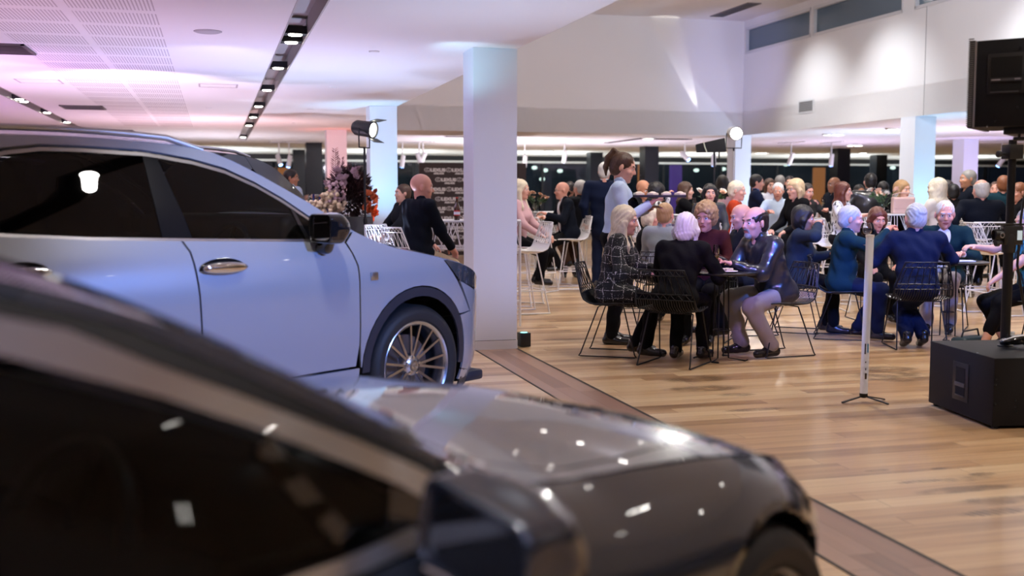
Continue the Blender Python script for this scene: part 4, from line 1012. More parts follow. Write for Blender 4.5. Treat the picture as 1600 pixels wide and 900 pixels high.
BLKW = mat('black_wire', (.010, .011, .014), .38, .2); WHW = mat('white_wire', (.80, .80, .82), .35)
CH0 = make_chair(BLKW, .0042); ST0 = make_stool(WHW); _u = {'c': 0, 'b': 0}
def heading(face):
    f = math.radians(face); v = RGT*math.sin(f)-np.array([FWD[0], FWD[1], 0])/math.cos(PITCH)*math.cos(f)
    return math.atan2(v[1], v[0])
def chair(x, y, face, label, kind='c', grp=None, world=None):
    p = CH0 if kind == 'c' else ST0
    o = p if _u[kind] == 0 else copy_tree(p); _u[kind] = 1
    h = heading(face) if world is None else math.radians(world)
    o.location = (x, y, .0035); o.rotation_euler = (0, 0, h-PI/2)
    o['label'] = label; o['category'] = 'chair' if kind == 'c' else 'stool'; o['group'] = grp or ('black wire chairs at the dining tables' if kind == 'c' else 'white wire bar stools')
    return o
def cafe_table(x, y, R, z, label):
    r = empty('cafe_table', (x, y, 0), 0, label, 'table')
    MB().lathe([(0, z-.02), (R-.006, z-.02), (R, z-.012), (R, z-.004), (R-.006, z), (0, z)], n=40).build('tabletop', mat('table_black', (.012, .012, .013), .25), r, smooth=40)
    for i in range(4):
        a = PI/4+PI/2*i; c_, s_ = math.cos(a), math.sin(a)
        MB().tube([(c_*.05, s_*.05, z-.02), (c_*.06, s_*.06, z-.08), (c_*.07, s_*.07, .02), (c_*R*.72, s_*R*.72, .006), (c_*R*.72-s_*.06, s_*R*.72+c_*.06, .006)], .007, 6).build('leg', BLKW, r, smooth=60)
    MB().lathe([(.06, .25), (.068, .25), (.068, .258), (.06, .258), (.06, .25)], n=16).build('leg_ring', BLKW, r)
    return r
def drum_table(x, y, w_, d_, z, label, rz=0.):
    """white bar-height table with a band of random wire under the top"""
    r = empty('wire_bar_table', (x, y, 0), rz, label, 'table', 'white bar-height wire tables')
    MB().span((-w_/2, -d_/2, z-.018), (w_/2, d_/2, z)).build('tabletop', mat('white_table', (.74, .74, .76), .3), r, bevel=.006)
    rnd = random.Random(int(abs(x)*100)); g = MB(); b = z-.30; q = .012
    per = [(-w_/2+q, -d_/2+q), (w_/2-q, -d_/2+q), (w_/2-q, d_/2-q), (-w_/2+q, d_/2-q)]
    for i in range(4):
        a, c_ = Vector(per[i]), Vector(per[(i+1) % 4]); L_ = (c_-a).length; n = int(L_/.04)
        for k in range(n):
            t0 = (k+.5)/n; t1 = min(1, max(0, t0+rnd.uniform(-.16, .16)/L_)); p0 = a.lerp(c_, t0); p1 = a.lerp(c_, t1)
            g.tube([(p0.x, p0.y, z-.02), (p1.x, p1.y, b)], .005, 4)
    g.build('wire_band', WHW, r)
    g = MB(); g.tube([(p[0], p[1], b) for p in per], .009, 6, True); g.tube([(p[0], p[1], .27) for p in per], .009, 6, True); g.build('rails', WHW, r)
    for p in per: MB().tube([(p[0], p[1], z-.02), (p[0], p[1], .002)], .011, 6).build('leg', WHW, r)
    return r

# ------------------------------------------------------------------ people
SK = {k: mat('skin_'+k, srgb(c), .48, bump=.06, bscale=150, var=.10, vscale=14) for k, c in dict(fair='#d9a58e', pink='#d59a86', tan='#b98264', brown='#8a5a40', dark='#5a3a2a').items()}
def hairmat(name, col, k=.3):
    m, nt, b = nmat('hair_'+name); L = nt.links; c = srgb(col)
    tc = nd(nt, 'ShaderNodeTexCoord'); mp = nd(nt, 'ShaderNodeMapping'); mp.inputs['Scale'].default_value = (160, 160, 14); L.new(tc.outputs['Object'], mp.inputs[0])
    n = nd(nt, 'ShaderNodeTexNoise', i_Scale=1.0, i_Detail=3); L.new(mp.outputs[0], n.inputs['Vector'])
    mx = nd(nt, 'ShaderNodeMix', data_type='RGBA'); mx.inputs['A'].default_value = (*[x*(1-k) for x in c], 1); mx.inputs['B'].default_value = (*[min(1, x*(1+k)) for x in c], 1)
    L.new(n.outputs['Fac'], mx.inputs['Factor']); L.new(mx.outputs['Result'], b.inputs['Base Color']); b.inputs['Roughness'].default_value = .42
    bp = nd(nt, 'ShaderNodeBump', i_Strength=.6, i_Distance=.006); L.new(n.outputs['Fac'], bp.inputs['Height']); L.new(bp.outputs[0], b.inputs['Normal'])
    return m
HR = {k: hairmat(k, c) for k, c in dict(blonde='#cdb38a', pale='#d9cdb0', white='#d6d4d2', grey='#8b8782', silver='#b5b2ae', black='#120f0e', brown='#4a3122', dark='#231814', red='#5b2a1c', auburn='#7d4a2c', sandy='#a58258').items()}
def cloth(name, col, rough=.85, **k): return mat('cloth_'+name, srgb(col) if isinstance(col, str) else col, rough, bump=k.pop('bump', .25), bscale=k.pop('bscale', 45), spec=.15, **k)
CL = {k: cloth(k, c) for k, c in dict(black='#0b0b0e', navy='#141d36', suit='#0c111c', charcoal='#1c1e24', teal='#0f2c36', white='#dfe0e4', paleblue='#bccfe6', grey='#8d9598', maroon='#3a1418', rust='#a83a1e', pink='#c9a3a4', beige='#b9a387', khaki='#a99d88', denim='#5d78a8', blue='#2a6fb0', cream='#d8cfc0', slate='#28303a', stone='#928d8e', plum='#3a2440', brown='#4a3528').items()}
LEATHER = mat('black_leather', (.018, .018, .021), .30, bump=.5, bscale=14, coat=.3)
def tweed():
    m, nt, b = nmat('tweed_check'); L = nt.links; tc = nd(nt, 'ShaderNodeTexCoord'); sp = nd(nt, 'ShaderNodeSeparateXYZ')
    nz = nd(nt, 'ShaderNodeTexNoise', i_Scale=9.0); L.new(tc.outputs['Object'], nz.inputs['Vector'])
    L.new(tc.outputs['Object'], sp.inputs[0]); nn = math_n(nt, 'MULTIPLY', nz.outputs['Fac'], .05)
    ln = None
    for a, pr in (('X', .085), ('Y', .085), ('Z', .075)):
        l = math_n(nt, 'LESS_THAN', math_n(nt, 'FRACT', math_n(nt, 'DIVIDE', math_n(nt, 'ADD', sp.outputs[a], nn), pr)), .075)
        ln = l if ln is None else math_n(nt, 'MAXIMUM', ln, l)
    n2 = nd(nt, 'ShaderNodeTexNoise', i_Scale=110.0, i_Detail=2); L.new(tc.outputs['Object'], n2.inputs['Vector'])
    f = math_n(nt, 'MULTIPLY', ln, math_n(nt, 'GREATER_THAN', n2.outputs['Fac'], .50)); f = math_n(nt, 'MAXIMUM', f, math_n(nt, 'GREATER_THAN', n2.outputs['Fac'], .70))
    mx = nd(nt, 'ShaderNodeMix', data_type='RGBA'); mx.inputs['A'].default_value = (.008, .008, .010, 1); mx.inputs['B'].default_value = (.42, .41, .40, 1)
    L.new(f, mx.inputs['Factor']); L.new(mx.outputs['Result'], b.inputs['Base Color']); b.inputs['Roughness'].default_value = .9
    bp = nd(nt, 'ShaderNodeBump', i_Strength=.6, i_Distance=.01); L.new(n2.outputs['Fac'], bp.inputs['Height']); L.new(bp.outputs[0], b.inputs['Normal']); return m
def patterned(name, c1, c2, scale, th=.5, stretch=(1, 1, 1)):
    m, nt, b = nmat('cloth_'+name); L = nt.links; tc = nd(nt, 'ShaderNodeTexCoord'); mp = nd(nt, 'ShaderNodeMapping'); mp.inputs['Scale'].default_value = stretch
    L.new(tc.outputs['Object'], mp.inputs[0]); n = nd(nt, 'ShaderNodeTexNoise', i_Scale=scale, i_Detail=1.5); L.new(mp.outputs[0], n.inputs['Vector'])
    cr = nd(nt, 'ShaderNodeValToRGB'); e = cr.color_ramp.elements; e[0].position = th-.03; e[1].position = th+.03; e[0].color = (*srgb(c1), 1); e[1].color = (*srgb(c2), 1)
    L.new(n.outputs['Fac'], cr.inputs[0]); L.new(cr.outputs[0], b.inputs['Base Color']); b.inputs['Roughness'].default_value = .8; return m
CL['tweed'] = tweed(); CL['zebra'] = patterned('zebra', '#0e0e10', '#c9c9c9', 26, .5, (1, 1, .4)); CL['leaf'] = patterned('leaf', '#0a2430', '#2a7f98', 24, .52, (1.6, 1, .6))
CL['laced'] = patterned('laced', '#1a1a20', '#d5dadd', 34, .40, (1, 1, .5)); CL['floral'] = patterned('floral', '#0c0c10', '#c58d80', 9, .68); CL['leather'] = LEATHER
CL['sheen'] = mat('cloth_dark_velvet', (.03, .032, .036), .5, bump=.5, bscale=20, spec=.3)
SHOE = mat('black_shoe', (.012, .012, .014), .25, coat=.3); SHOEB = mat('brown_shoe', (.04, .015, .012), .25, coat=.4); SANDAL = mat('sandal_leather', (.05, .03, .02), .5)
EYEW = mat('eye_white', (.75, .72, .70), .2); IRIS = mat('iris', (.03, .02, .015), .1); LIP = mat('lips', srgb('#a55a52'), .4)

def V3(*a): return np.array(a, float)
def ik(S, T, a, b, pole):
    d = T-S; L_ = np.linalg.norm(d); L_ = min(max(L_, 1e-4), (a+b)*.999); d = d/np.linalg.norm(T-S); T2 = S+d*L_
    x = (a*a-b*b+L_*L_)/(2*L_); h = math.sqrt(max(a*a-x*x, 0)); p = np.array(pole, float); p = p-d*(p@d); n = np.linalg.norm(p); p = p/n if n > 1e-6 else V3(0, 0, -1)
    return S+d*x+p*h, T2
def rx(a): c, s = math.cos(a), math.sin(a); return np.array([[1, 0, 0], [0, c, -s], [0, s, c]])
def rz(a): c, s = math.cos(a), math.sin(a); return np.array([[c, -s, 0], [s, c, 0], [0, 0, 1]])
def ry(a): c, s = math.cos(a), math.sin(a); return np.array([[c, 0, s], [0, 1, 0], [-s, 0, c]])

def add_hand(s, W, d, n, side, curl=.5, k=1.):
    d = d/np.linalg.norm(d); n = n-d*(n@d); n = n/np.linalg.norm(n); sd = np.cross(d, n)*side
    s.cone(W-d*.01, W+d*.03, .026*k, .026*k, .01)
    for j, (o, L_) in enumerate(((.030, .9), (.011, 1.), (-.009, .95), (-.028, .75))):
        K = W+d*.085*k+sd*o*k; s.cone(W+d*.02*k+sd*o*.6*k, K, .016*k, .0125*k, .012)
        p = K; a = .25+curl*.7; dd = d*math.cos(a)+n*math.sin(a)
        for q, (sl, r0, r1) in enumerate(((.042, .0100, .0090), (.026, .0090, .0082), (.021, .0082, .0070))):
            p2 = p+dd*sl*L_*k; s.cone(p, p2, r0*k, r1*k, .004); p = p2; a += curl*(1.0 if q == 0 else .8); dd = d*math.cos(a)+n*math.sin(a)
    t0 = W+d*.025*k+sd*.024*k; t1 = t0+(sd*.75+d*.6+n*.25)*.04*k; t2 = t1+(sd*.2+d*.85+n*.4)*.032*k
    s.cone(t0, t1, .015*k, .0115*k, .01).cone(t1, t2, .0115*k, .009*k, .004)

def person(u, v, d, kind, face, label, top='suit', bottom='black', skin='fair', hair=('short', 'grey'), lean=8., head=(0., 0.), hands=None, hs=1., male=True, vox=.014,
           group=None, shirt=None, shoes=SHOE, feet=None, long_coat=0., bare_arms=False, chair_kind=None, chair_label=None, seat=None, elbow=None, curl=.45, open_front=False, width=1., ground=0., crossed=False, stand_k=None):
    Pm = at_d(u, v, d); ztop = Pm[2]
    hdg = heading(face)
    L_ = math.radians(lean); near = vox < .009
    st = kind == 't'
    if seat is None: seat = {'s': .46, 'b': .735, 't': 0}[kind]
    if st:
        k = (ztop-ground)/1.75 if stand_k is None else stand_k; hipz = .95*k+ground
    else:
        tot = .09+.56*math.cos(L_)+.15*math.cos(L_*.5)+.12; k = min(1.1, max(.86, (ztop-seat)/tot)); hipz = seat+.09*k
    R = rx(-L_); hip = V3(0, 0, hipz); T = lambda x, y, z: hip+R@(V3(x*width, y, z)*k)
    neck = T(0, -.01, .55); RH = rz(math.radians(head[0]))@rx(-L_*.35-math.radians(head[1])); hc = neck+rx(-L_*.5)@(V3(0, .015, .135)*k)
    hk = k*hs*1.0
    HP = lambda x, y, z: hc+RH@(V3(x, y, z)*hk)
    # root so that the head is at the wanted place
    hx, hy = hc[0], hc[1]; ux, uy = math.cos(hdg), math.sin(hdg)
    rootx = Pm[0]-(ux*hy+uy*hx); rooty = Pm[1]-(uy*hy-ux*hx)
    root = empty('person', (rootx, rooty, 0), hdg-PI/2, label, 'person', group)
    sw = .185 if male else .165
    SH = [T(-sw, -.01, .485), T(sw, -.01, .485)]
    la, lb = .29*k, .255*k
    if hands is None:
        if st: hands = [V3(-.26*k, .10, .93*k), V3(.26*k, .10, .93*k)]
        else: hands = [V3(-.15, .36*k, hipz+.09), V3(.15, .36*k, hipz+.09)]
    else: hands = [np.array(h, float) for h in hands]
    EL = []; WR = []
    for i in (0, 1):
        e, w_ = ik(SH[i], hands[i], la, lb, (elbow[i] if elbow else ((-1 if i == 0 else 1)*.6, -.7, -.7))); EL.append(e); WR.append(w_)
    HJ = [V3(-.09*k, .0, hipz), V3(.09*k, 0, hipz)]; KN = []; AN = []
    for i, s_ in ((0, -1), (1, 1)):
        if st: kn = V3(s_*.10*k, .03, .50*k+ground); an = V3(s_*.11*k, -.01, .09*k+ground)
        elif kind == 'b': kn = V3(s_*.13*k, .41*k, seat-.07); an = V3(s_*.11*k, .30*k+.05*s_, .36)
        else: kn = V3(s_*.12*k, .44*k, seat+.045*k); an = V3(s_*.11*k, .40*k+.05*s_, .095)
        if feet is not None: an = np.array(feet[i], float); kn, an = ik(HJ[i], an, .44*k, .43*k, (s_*.15, 1, .6))
        KN.append(kn); AN.append(an)
    # ---- body: one continuous surface
    def torso(s, e, legs=True):
        s.ell(T(0, 0, .03), V3((.152 if male else .160)*width, .108, .105)*k+e, R, .05)
        s.ell(T(0, .005, .18), V3((.148 if male else .132)*width, .108, .13)*k+e, R, .06)
        s.ell(T(0, .0, .36), V3((.172 if male else .152)*width, .120, .16)*k+e, R, .06)
        s.cone(SH[0]+R@V3(.03, 0, 0), SH[1]-R@V3(.03, 0, 0), .062*k+e, .062*k+e, .06)
        if not male: s.ell(T(0, .085, .33), V3(.115, .06, .06)*k+e, R, .04)
        elif width > 1.05: s.ell(T(0, .07, .14), V3(.13, .09, .12)*k+e, R, .05)
    b = SDF(vox); torso(b, 0)
    b.cone(neck-RH@V3(0, .0, .03), HP(0, -.02, -.06), (.060 if male else .050)*k, (.054 if male else .046)*k, .03)
    for i in (0, 1):
        b.chain([SH[i], EL[i], WR[i]], [.05*k, .041*k, .028*k], .03)
        b.chain([HJ[i], KN[i], AN[i]], [.085*k, .056*k, .038*k], .03)
        dr = WR[i]-EL[i]; add_hand(b, WR[i], dr, V3(0, .15, -1) if abs(dr[2])/np.linalg.norm(dr) < .8 else V3(0, 1, 0), -1 if i == 0 else 1, curl, k*(1.06 if male else .94)*(1.0 if near else 1.15))
        b.cone(AN[i]-V3(0, .02, .03), AN[i]+V3(0, .08, -.055), .032*k, .022*k, .02)
    # head
    f_ = 1.0 if male else .95
    b.ell(HP(0, -.012, .035), V3(.076, .097, .088)*hk, RH, .02)
    b.ell(HP(0, .022, -.030), V3(.060*f_, .072, .080)*hk, RH, .03)
    b.ell(HP(0, .030, -.075), V3(.043*f_, .052, .036)*hk, RH, .02)
    b.ell(HP(0, .073, -.094), V3(.021, .018, .018)*hk, RH, .015)
    if vox < .012 or True:
        b.cone(HP(0, .088, .012), HP(0, .107, -.020), .0080*hk, .0108*hk, .008)
        b.ell(HP(0, .097, -.024), V3(.0165, .011, .008)*hk, RH, .006)
        b.cone(HP(-.034, .080, .030), HP(.034, .080, .030), .013*hk, .013*hk, .012)
        for s_ in (-1, 1):
            b.ell(HP(s_*.031, .092, .008), V3(.016, .012, .011)*hk, RH, .008, 1)
            b.ell(HP(s_*.030, .0765, .007), V3(.0125, .0125, .0125)*hk, RH, .0)
            b.ell(HP(s_*.042, .062, -.022), V3(.024, .022, .020)*hk, RH, .015)
            b.ell(HP(s_*.077, -.008, -.002), V3(.010, .020, .032)*hk, RH@rz(-s_*.35), .006)
        b.cone(HP(-.020, .086, -.053), HP(.020, .086, -.053), .0065*hk, .0065*hk, .005); b.cone(HP(-.016, .085, -.063), HP(.016, .085, -.063), .007*hk, .007*hk, .004)
    def mf(c):
        q = ((c-hc)@RH)/hk; mi = np.zeros(len(c)); x, y, z = np.abs(q[:, 0]), q[:, 1], q[:, 2]
        eye = ((x-.030)**2+(y-.0765)**2+(z-.007)**2 < .0138**2) & (y > .078); mi[eye] = 1
        ir = eye & ((x-.030)**2+(z-.007)**2 < .0062**2); mi[ir] = 2
        mi[(x < .023) & (y > .078) & (np.abs(z+.058) < .0105) & (np.abs(z+.058) < .0115-.25*x)] = 3
        mi[(np.abs(x-.032) < .020) & (y > .075) & (np.abs(z-.031-.15*(x-.03)) < .0048)] = 4
        return mi
    hm = HR[hair[1]] if hair and hair[1] else HR['grey']
    body = b.build('body', [SK[skin], EYEW, IRIS, LIP, hm], root, matfn=mf)
    # ---- clothes
    tm = CL[top]
    rnd = random.Random(int(u*7+v)); ph = rnd.uniform(0, 6)
    folds = (lambda X, Y, Z: .0035*np.sin(38*Z+9*X+ph+3*np.sin(12*Y+7*X))+.0025*np.sin(60*X+25*Y+31*Z+ph)) if near else (lambda X, Y, Z: .004*np.sin(34*Z+11*X+ph)+0*Y)
    jac = top in ('suit', 'navy', 'charcoal', 'leather', 'black', 'tweed', 'teal', 'slate') or long_coat > 0
    e = .020 if jac else .011
    s = SDF(vox); torso(s, e)
    for i in (0, 1):
        dr = (WR[i]-EL[i])/np.linalg.norm(WR[i]-EL[i])
        if bare_arms: s.chain([SH[i], SH[i]*.45+EL[i]*.55], [(.052+e)*k, (.054+e)*k], .03)
        else: s.chain([SH[i], EL[i], WR[i]-dr*.005], [(.050+e)*k, (.043+e)*k, (.031+e*.7)*k], .03)
    hem = -.02-long_coat
    if st and (jac or long_coat): s.cone(T(0, 0, 0), V3(0, 0, hipz-.14-long_coat), .13*k+e, .145*k+e+.1*long_coat, .06)
    if not st and jac:
        for i in (0, 1): s.cone(HJ[i], HJ[i]*(.72-long_coat)+KN[i]*(.28+long_coat), .10*k+e*.6, .082*k+e*.6, .05)
        s.ell(T(0, -.005, .0), V3(.160, .105, .07)*k+e*.6, R, .05)
    if jac or top in ('white', 'paleblue', 'cream', 'grey'):     # collar
        P_ = [neck+rx(-L_)@V3(.063*math.cos(a)*k, .060*math.sin(a)*k, .012*math.cos(2*a)+.02-.03*max(0, math.sin(a))) for a in np.linspace(-1.05, PI+1.05, 11)]
        s.chain(P_, [.014]*11, .012)
    up = R@V3(0, 0, 1); fwd_ = R@V3(0, 1, 0)
    s.cone(neck+up*.01+fwd_*.10*k, neck+up*.25+fwd_*.05, .05*k, .09*k, .01, 1)
    if open_front:
        s.cone(neck+fwd_*.12*k-up*.02, T(0, .19, .02), .080*k, .040*k, .01, 1)
        s.cone(T(0, .19, .30), T(0, .20, -.05), .072*k, .050*k, .01, 1)
    gname = {'leather': 'leather_jacket', 'suit': 'suit_jacket', 'navy': 'suit_jacket', 'charcoal': 'suit_jacket', 'teal': 'suit_jacket', 'tweed': 'tweed_coat', 'paleblue': 'shirt', 'white': 'shirt'}.get(top, 'jacket' if jac else 'top')
    s.build(gname, tm, root, noise=folds)
    if shirt:
        s = SDF(vox); torso(s, .009)
        P_ = [neck+rx(-L_)@V3(.056*math.cos(a)*k, .056*math.sin(a)*k, .03-.02*max(0, math.sin(a))) for a in np.linspace(-1.2, PI+1.2, 11)]
        s.chain(P_, [.013]*11, .01); s.cone(neck+fwd_*.09*k+up*.0, neck+up*.1+fwd_*.05, .03*k, .05*k, .008, 1); s.build('shirt', CL[shirt], root)
        for i in (0, 1):
            dr = (WR[i]-EL[i])/np.linalg.norm(WR[i]-EL[i]); c_ = SDF(vox); c_.cone(WR[i]-dr*.03, WR[i]+dr*.012, .041*k, .038*k, .01); c_.build('shirt_cuff', CL[shirt], root)
    # trousers or bare legs under skirt
    if bottom:
        s = SDF(vox); s.ell(T(0, -.005, .02), V3(.166*width, .124, .10)*k+.006, R, .05)
        wide = .020 if male else .012
        for i in (0, 1):
            a2 = AN[i]*.985+KN[i]*.015
            if crossed == 'capri': a2 = AN[i]*.68+KN[i]*.32
            s.chain([HJ[i], KN[i], a2], [.090*k+.006, .060*k+wide*.8, .040*k+wide+.006], .03)
        s.build('trousers', CL[bottom], root, noise=folds)
    for i in (0, 1):
        a = AN[i]; s = SDF(min(vox, .011)); fl = V3(0, 1, 0); toe = a+V3((-.02 if i == 0 else .02), .16, -.062)*k
        if kind == 's' and feet is not None and feet[i][1] < .1: toe = a+V3(.0, -.01, -.085)*k*0+V3(0, .10, -.11)*k    # tucked under, on the toes
        s.cone(a+V3(0, -.045, -.050)*k, toe, .042*k, .036*k, .02).cone(a+V3(0, -.02, .0), a+V3(0, .05, -.045)*k, .048*k, .044*k, .02)
        s.cut((0, 0, max(.004, min(a[2], toe[2])-.093)), (0, 0, -1)); s.build('shoe', shoes, root)
    # ---- hair
    if hair and hair[0] != 'bald':
        st_ = hair[0]; s = SDF(max(vox*.9, .006) if near else vox)
        lift = {'short': .005, 'thin': .003, 'balding': .004, 'curly': .022, 'bob': .010, 'long': .010, 'pony': .004, 'wavy': .018}[st_]
        s.ell(HP(0, -.018, .038), V3(.078, .097, .088)*hk+lift, RH, .02)
        if st_ in ('short', 'balding', 'thin', 'pony'): s.ell(HP(0, -.045, -.02), V3(.070, .065, .065)*hk+lift*.5, RH, .02)
        if st_ in ('curly', 'wavy'): s.ell(HP(0, -.035, -.015), V3(.082, .075, .075)*hk+.012, RH, .02)
        if st_ in ('bob', 'long'):
            for s_ in (-1, 1): s.chain([HP(s_*.062, .03, .06), HP(s_*.085, .005, -.02), HP(s_*.078, .01, -.10)], [.024*hk, .027*hk, .022*hk], .03)
            s.ell(HP(0, -.05, -.04), V3(.085, .060, .085)*hk, RH, .04)
        if st_ == 'long':
            dn = V3(0, 0, -1)
            for x_ in (-.07, -.035, 0, .035, .07):
                p0 = HP(x_, -.045 if abs(x_) < .06 else -.01, -.06); s.chain([p0, p0+V3(x_*.3, -.05, -.10)*k, p0+V3(x_*.4, -.055, -.22)*k], [.036*k, .034*k, .020*k], .04)
            for s_ in (-1, 1):
                p0 = HP(s_*.078, .015, -.09); s.chain([p0, p0+V3(s_*.02, .035, -.13)*k, p0+V3(s_*.01, .05, -.20)*k], [.026*k, .024*k, .012*k], .03)
        if st_ == 'pony':
            p0 = HP(0, -.075, .10); s.chain([p0, p0+RH@V3(0, -.045, .012)*k, p0+RH@V3(0, -.075, -.06)*k, p0+RH@V3(0, -.075, -.15)*k, p0+RH@V3(0, -.05, -.22)*k], [.022*k, .026*k, .030*k, .024*k, .010*k], .015)
        # keep the face clear
        s.ell(HP(0, .085, -.035), V3(.066, .070, .090)*hk, RH, .012, 1); s.ell(HP(0, .12, .02), V3(.060, .055, .050)*hk, RH, .012, 1)
        if st_ in ('short', 'thin', 'balding', 'pony', 'curly', 'wavy'):
            s.ell(HP(0, .07, -.09), V3(.10, .075, .070)*hk, RH, .01, 1); s.ell(HP(0, -.02, -.135), V3(.11, .11, .055)*hk, RH, .01, 1)
        if st_ == 'balding': s.ell(HP(0, .02, .118), V3(.082, .122, .082)*hk, RH, .012, 1)
        amp = {'curly': .009, 'wavy': .006}.get(st_, .0015 if st_ == 'pony' else .0036 if near else .003)
        if st_ in ('curly', 'wavy'): nf = lambda X, Y, Z: amp*np.sin(95*X+ph)*np.sin(88*Y+ph)*np.sin(92*Z)
        else: nf = lambda X, Y, Z: amp*(.6*np.sin(210*X+90*Y+9*np.sin(14*Z+ph)+ph)+.6*np.sin(120*Y-70*X+7*np.sin(23*Z))*np.cos(31*Z+ph))
        s.build('hair', hm, root, noise=nf)
    if kind == 'b' and chair_label is None: chair_label = 'white wire bar stool under the '+' '.join(label.split()[:9])
    if chair_label: chair(rootx+ux*.03, rooty+uy*.03, 0, chair_label, kind if kind == 'b' else 'c', world=math.degrees(hdg))
    return dict(root=root, k=k, hip=hip, WR=WR, hc=hc, RH=RH, KN=KN, AN=AN, HP=HP, T=T, R=R, EL=EL)
def glasses(P):
    H_ = P['HP']; g = MB(); k = P['k']*1.15
    for s_ in (-1, 1):
        g.tube([H_(s_*.032+.021*math.cos(t), .108, .006+.016*math.sin(t)) for t in np.linspace(0, 2*PI, 14, endpoint=False)], .0018*k, 4, True)
        g.tube([H_(s_*.053, .106, .010), H_(s_*.080, .05, .010), H_(s_*.083, -.01, .004)], .0018*k, 4)
    g.tube([H_(-.011, .110, .008), H_(.011, .110, .008)], .0018*k, 4); g.build('glasses', BLKP, P['root'])
def goatee(P, m):
    H_, RH, k = P['HP'], P['RH'], P['k']*1.15; s = SDF(.0055)
    s.ell(H_(0, .068, -.088), V3(.034, .030, .030)*k, RH, .01).chain([H_(-.026, .078, -.066), H_(-.022, .090, -.043), H_(0, .098, -.040), H_(.022, .090, -.043), H_(.026, .078, -.066)], [.007*k]*5, .006)
    s.ell(H_(0, .100, -.058), V3(.018, .012, .009)*k, RH, .004, 1); s.build('goatee', m, P['root'], noise=lambda X, Y, Z: .0016*np.sin(400*X)*np.sin(380*Z))
def w2l(root, p):     # world point into a person's own frame
    a = root.rotation_euler[2]; d = V3(*p)-V3(*root.location); c, s = math.cos(-a), math.sin(-a); return V3(c*d[0]-s*d[1], s*d[0]+c*d[1], d[2])
def l2w(root, p):
    a = root.rotation_euler[2]; c, s = math.cos(a), math.sin(a); return V3(root.location[0]+c*p[0]-s*p[1], root.location[1]+s*p[0]+c*p[1], p[2])
# ------------------------------------------------------------------ the nearest table of guests
NEAR = .0075
G1 = 'guests at the nearest black table'; G2 = 'guests at the right black table'; G3 = 'guests at the middle tables'; G4 = 'guests standing and perched in the far hall'
def fl(u, v): p = at_z(u, v); return float(p[0]), float(p[1])
person(977, 321, 9.4, 's', 74, 'seated woman with long blonde hair in a black and white tweed coat', 'tweed', 'black', 'fair', ('long', 'pale'), 13, (0, 4), [(-.05, .44, .76), (.17, .36, .72)], hs=1.12, male=False, vox=NEAR, long_coat=.22, group=G1, feet=[(-.10, .22, .10), (.08, .34, .10)], chair_label='black wire chair under the blonde woman in the tweed coat')
person(1072, 333, 9.05, 's', 150, 'seated person with white bobbed hair and black jumper, back to the camera', 'black', 'black', 'fair', ('bob', 'white'), 26, (10, 6), [(-.14, .48, .78), (.20, .46, .78)], hs=1.12, male=False, vox=NEAR, group=G1, width=1.18, chair_label='black wire chair whose back faces the camera, under the white-haired person')
person(1103, 317, 10.3, 's', -22, 'seated woman with curly sandy hair in a maroon cardigan facing the camera', 'maroon', 'black', 'pink', ('curly', 'sandy'), 10, (-6, 8), [(-.12, .36, .84), (.15, .38, .78)], hs=1.2, male=False, vox=NEAR, group=G1, width=1.1, chair_label='black wire chair under the woman in the maroon cardigan')
LM = person(1180, 324, 9.35, 's', -70, 'balding man with grey goatee in a shiny black leather jacket leaning on table', 'leather', 'stone', 'pink', ('balding', 'dark'), 26, (8, -6), [(-.10, .52, .80), (.12, .54, .82)], hs=1.18, vox=NEAR, group=G1, width=1.18, shirt='charcoal', feet=[(-.16, .18, .10), (.12, .30, .10)], chair_label='black wire chair under the man in the leather jacket')
person(1158, 318, 10.8, 's', -80, 'bald man in dark jacket partly hidden behind the man in the leather jacket', 'charcoal', 'black', 'pink', ('bald', 'grey'), 10, (0, 8), [(-.1, .40, .76), (.1, .40, .76)], hs=1.1, vox=.009, group=G1, chair_label='black wire chair under the bald man behind the leather jacket')
t1 = at_z(1128, 424, .75); cafe_table(t1[0], t1[1], .30, .75, 'small round black table at the nearest group, thin wire legs')
# ------------------------------------------------------------------ right-hand table
person(1330, 322, 10.5, 's', 74, 'grey-haired man in navy jacket and pale shirt raising his hand, in profile', 'teal', 'navy', 'pink', ('short', 'silver'), 10, (2, 2), [(.02, .42, 1.02), (.14, .42, 1.04)], hs=1.18, vox=NEAR, group=G2, shirt='paleblue', open_front=True, width=1.12, feet=[(-.13, .20, .10), (.12, .36, .10)], chair_label='black wire chair under the grey-haired man in profile')
person(1431, 319, 9.95, 's', 176, 'grey-haired man in a blue-lit suit seen from behind at right table', 'navy', 'navy', 'pink', ('short', 'silver'), 12, (4, 4), [(-.30, .42, .80), (.34, .44, .82)], hs=1.2, vox=NEAR, group=G2, width=1.2, feet=[(.07, .02, .13), (-.09, -.02, .13)], chair_label='black wire chair under the man in the blue-lit suit, back to us')
person(1477, 315, 11.2, 's', -28, 'white-haired man in dark jacket over open white shirt facing the camera', 'teal', 'stone', 'pink', ('thin', 'white'), 12, (14, 6), [(-.22, .40, .80), (.24, .36, .78)], hs=1.22, vox=NEAR, group=G2, shirt='white', open_front=True, width=1.15, chair_label='black wire chair under the white-haired man facing the camera')
person(1606, 325, 9.6, 's', -82, 'person in a blue leaf-patterned blouse and cropped black trousers at the right edge', 'leaf', 'black', 'fair', ('short', 'grey'), 8, (0, 4), [(-.10, .42, .66), (.10, .52, .93)], hs=1.15, male=False, vox=NEAR, group=G2, crossed='capri', bare_arms=True, shoes=SANDAL, feet=[(-.12, .52, .10), (.10, .20, .10)], width=1.1, chair_label='black wire chair under the person in the leaf-patterned blouse')
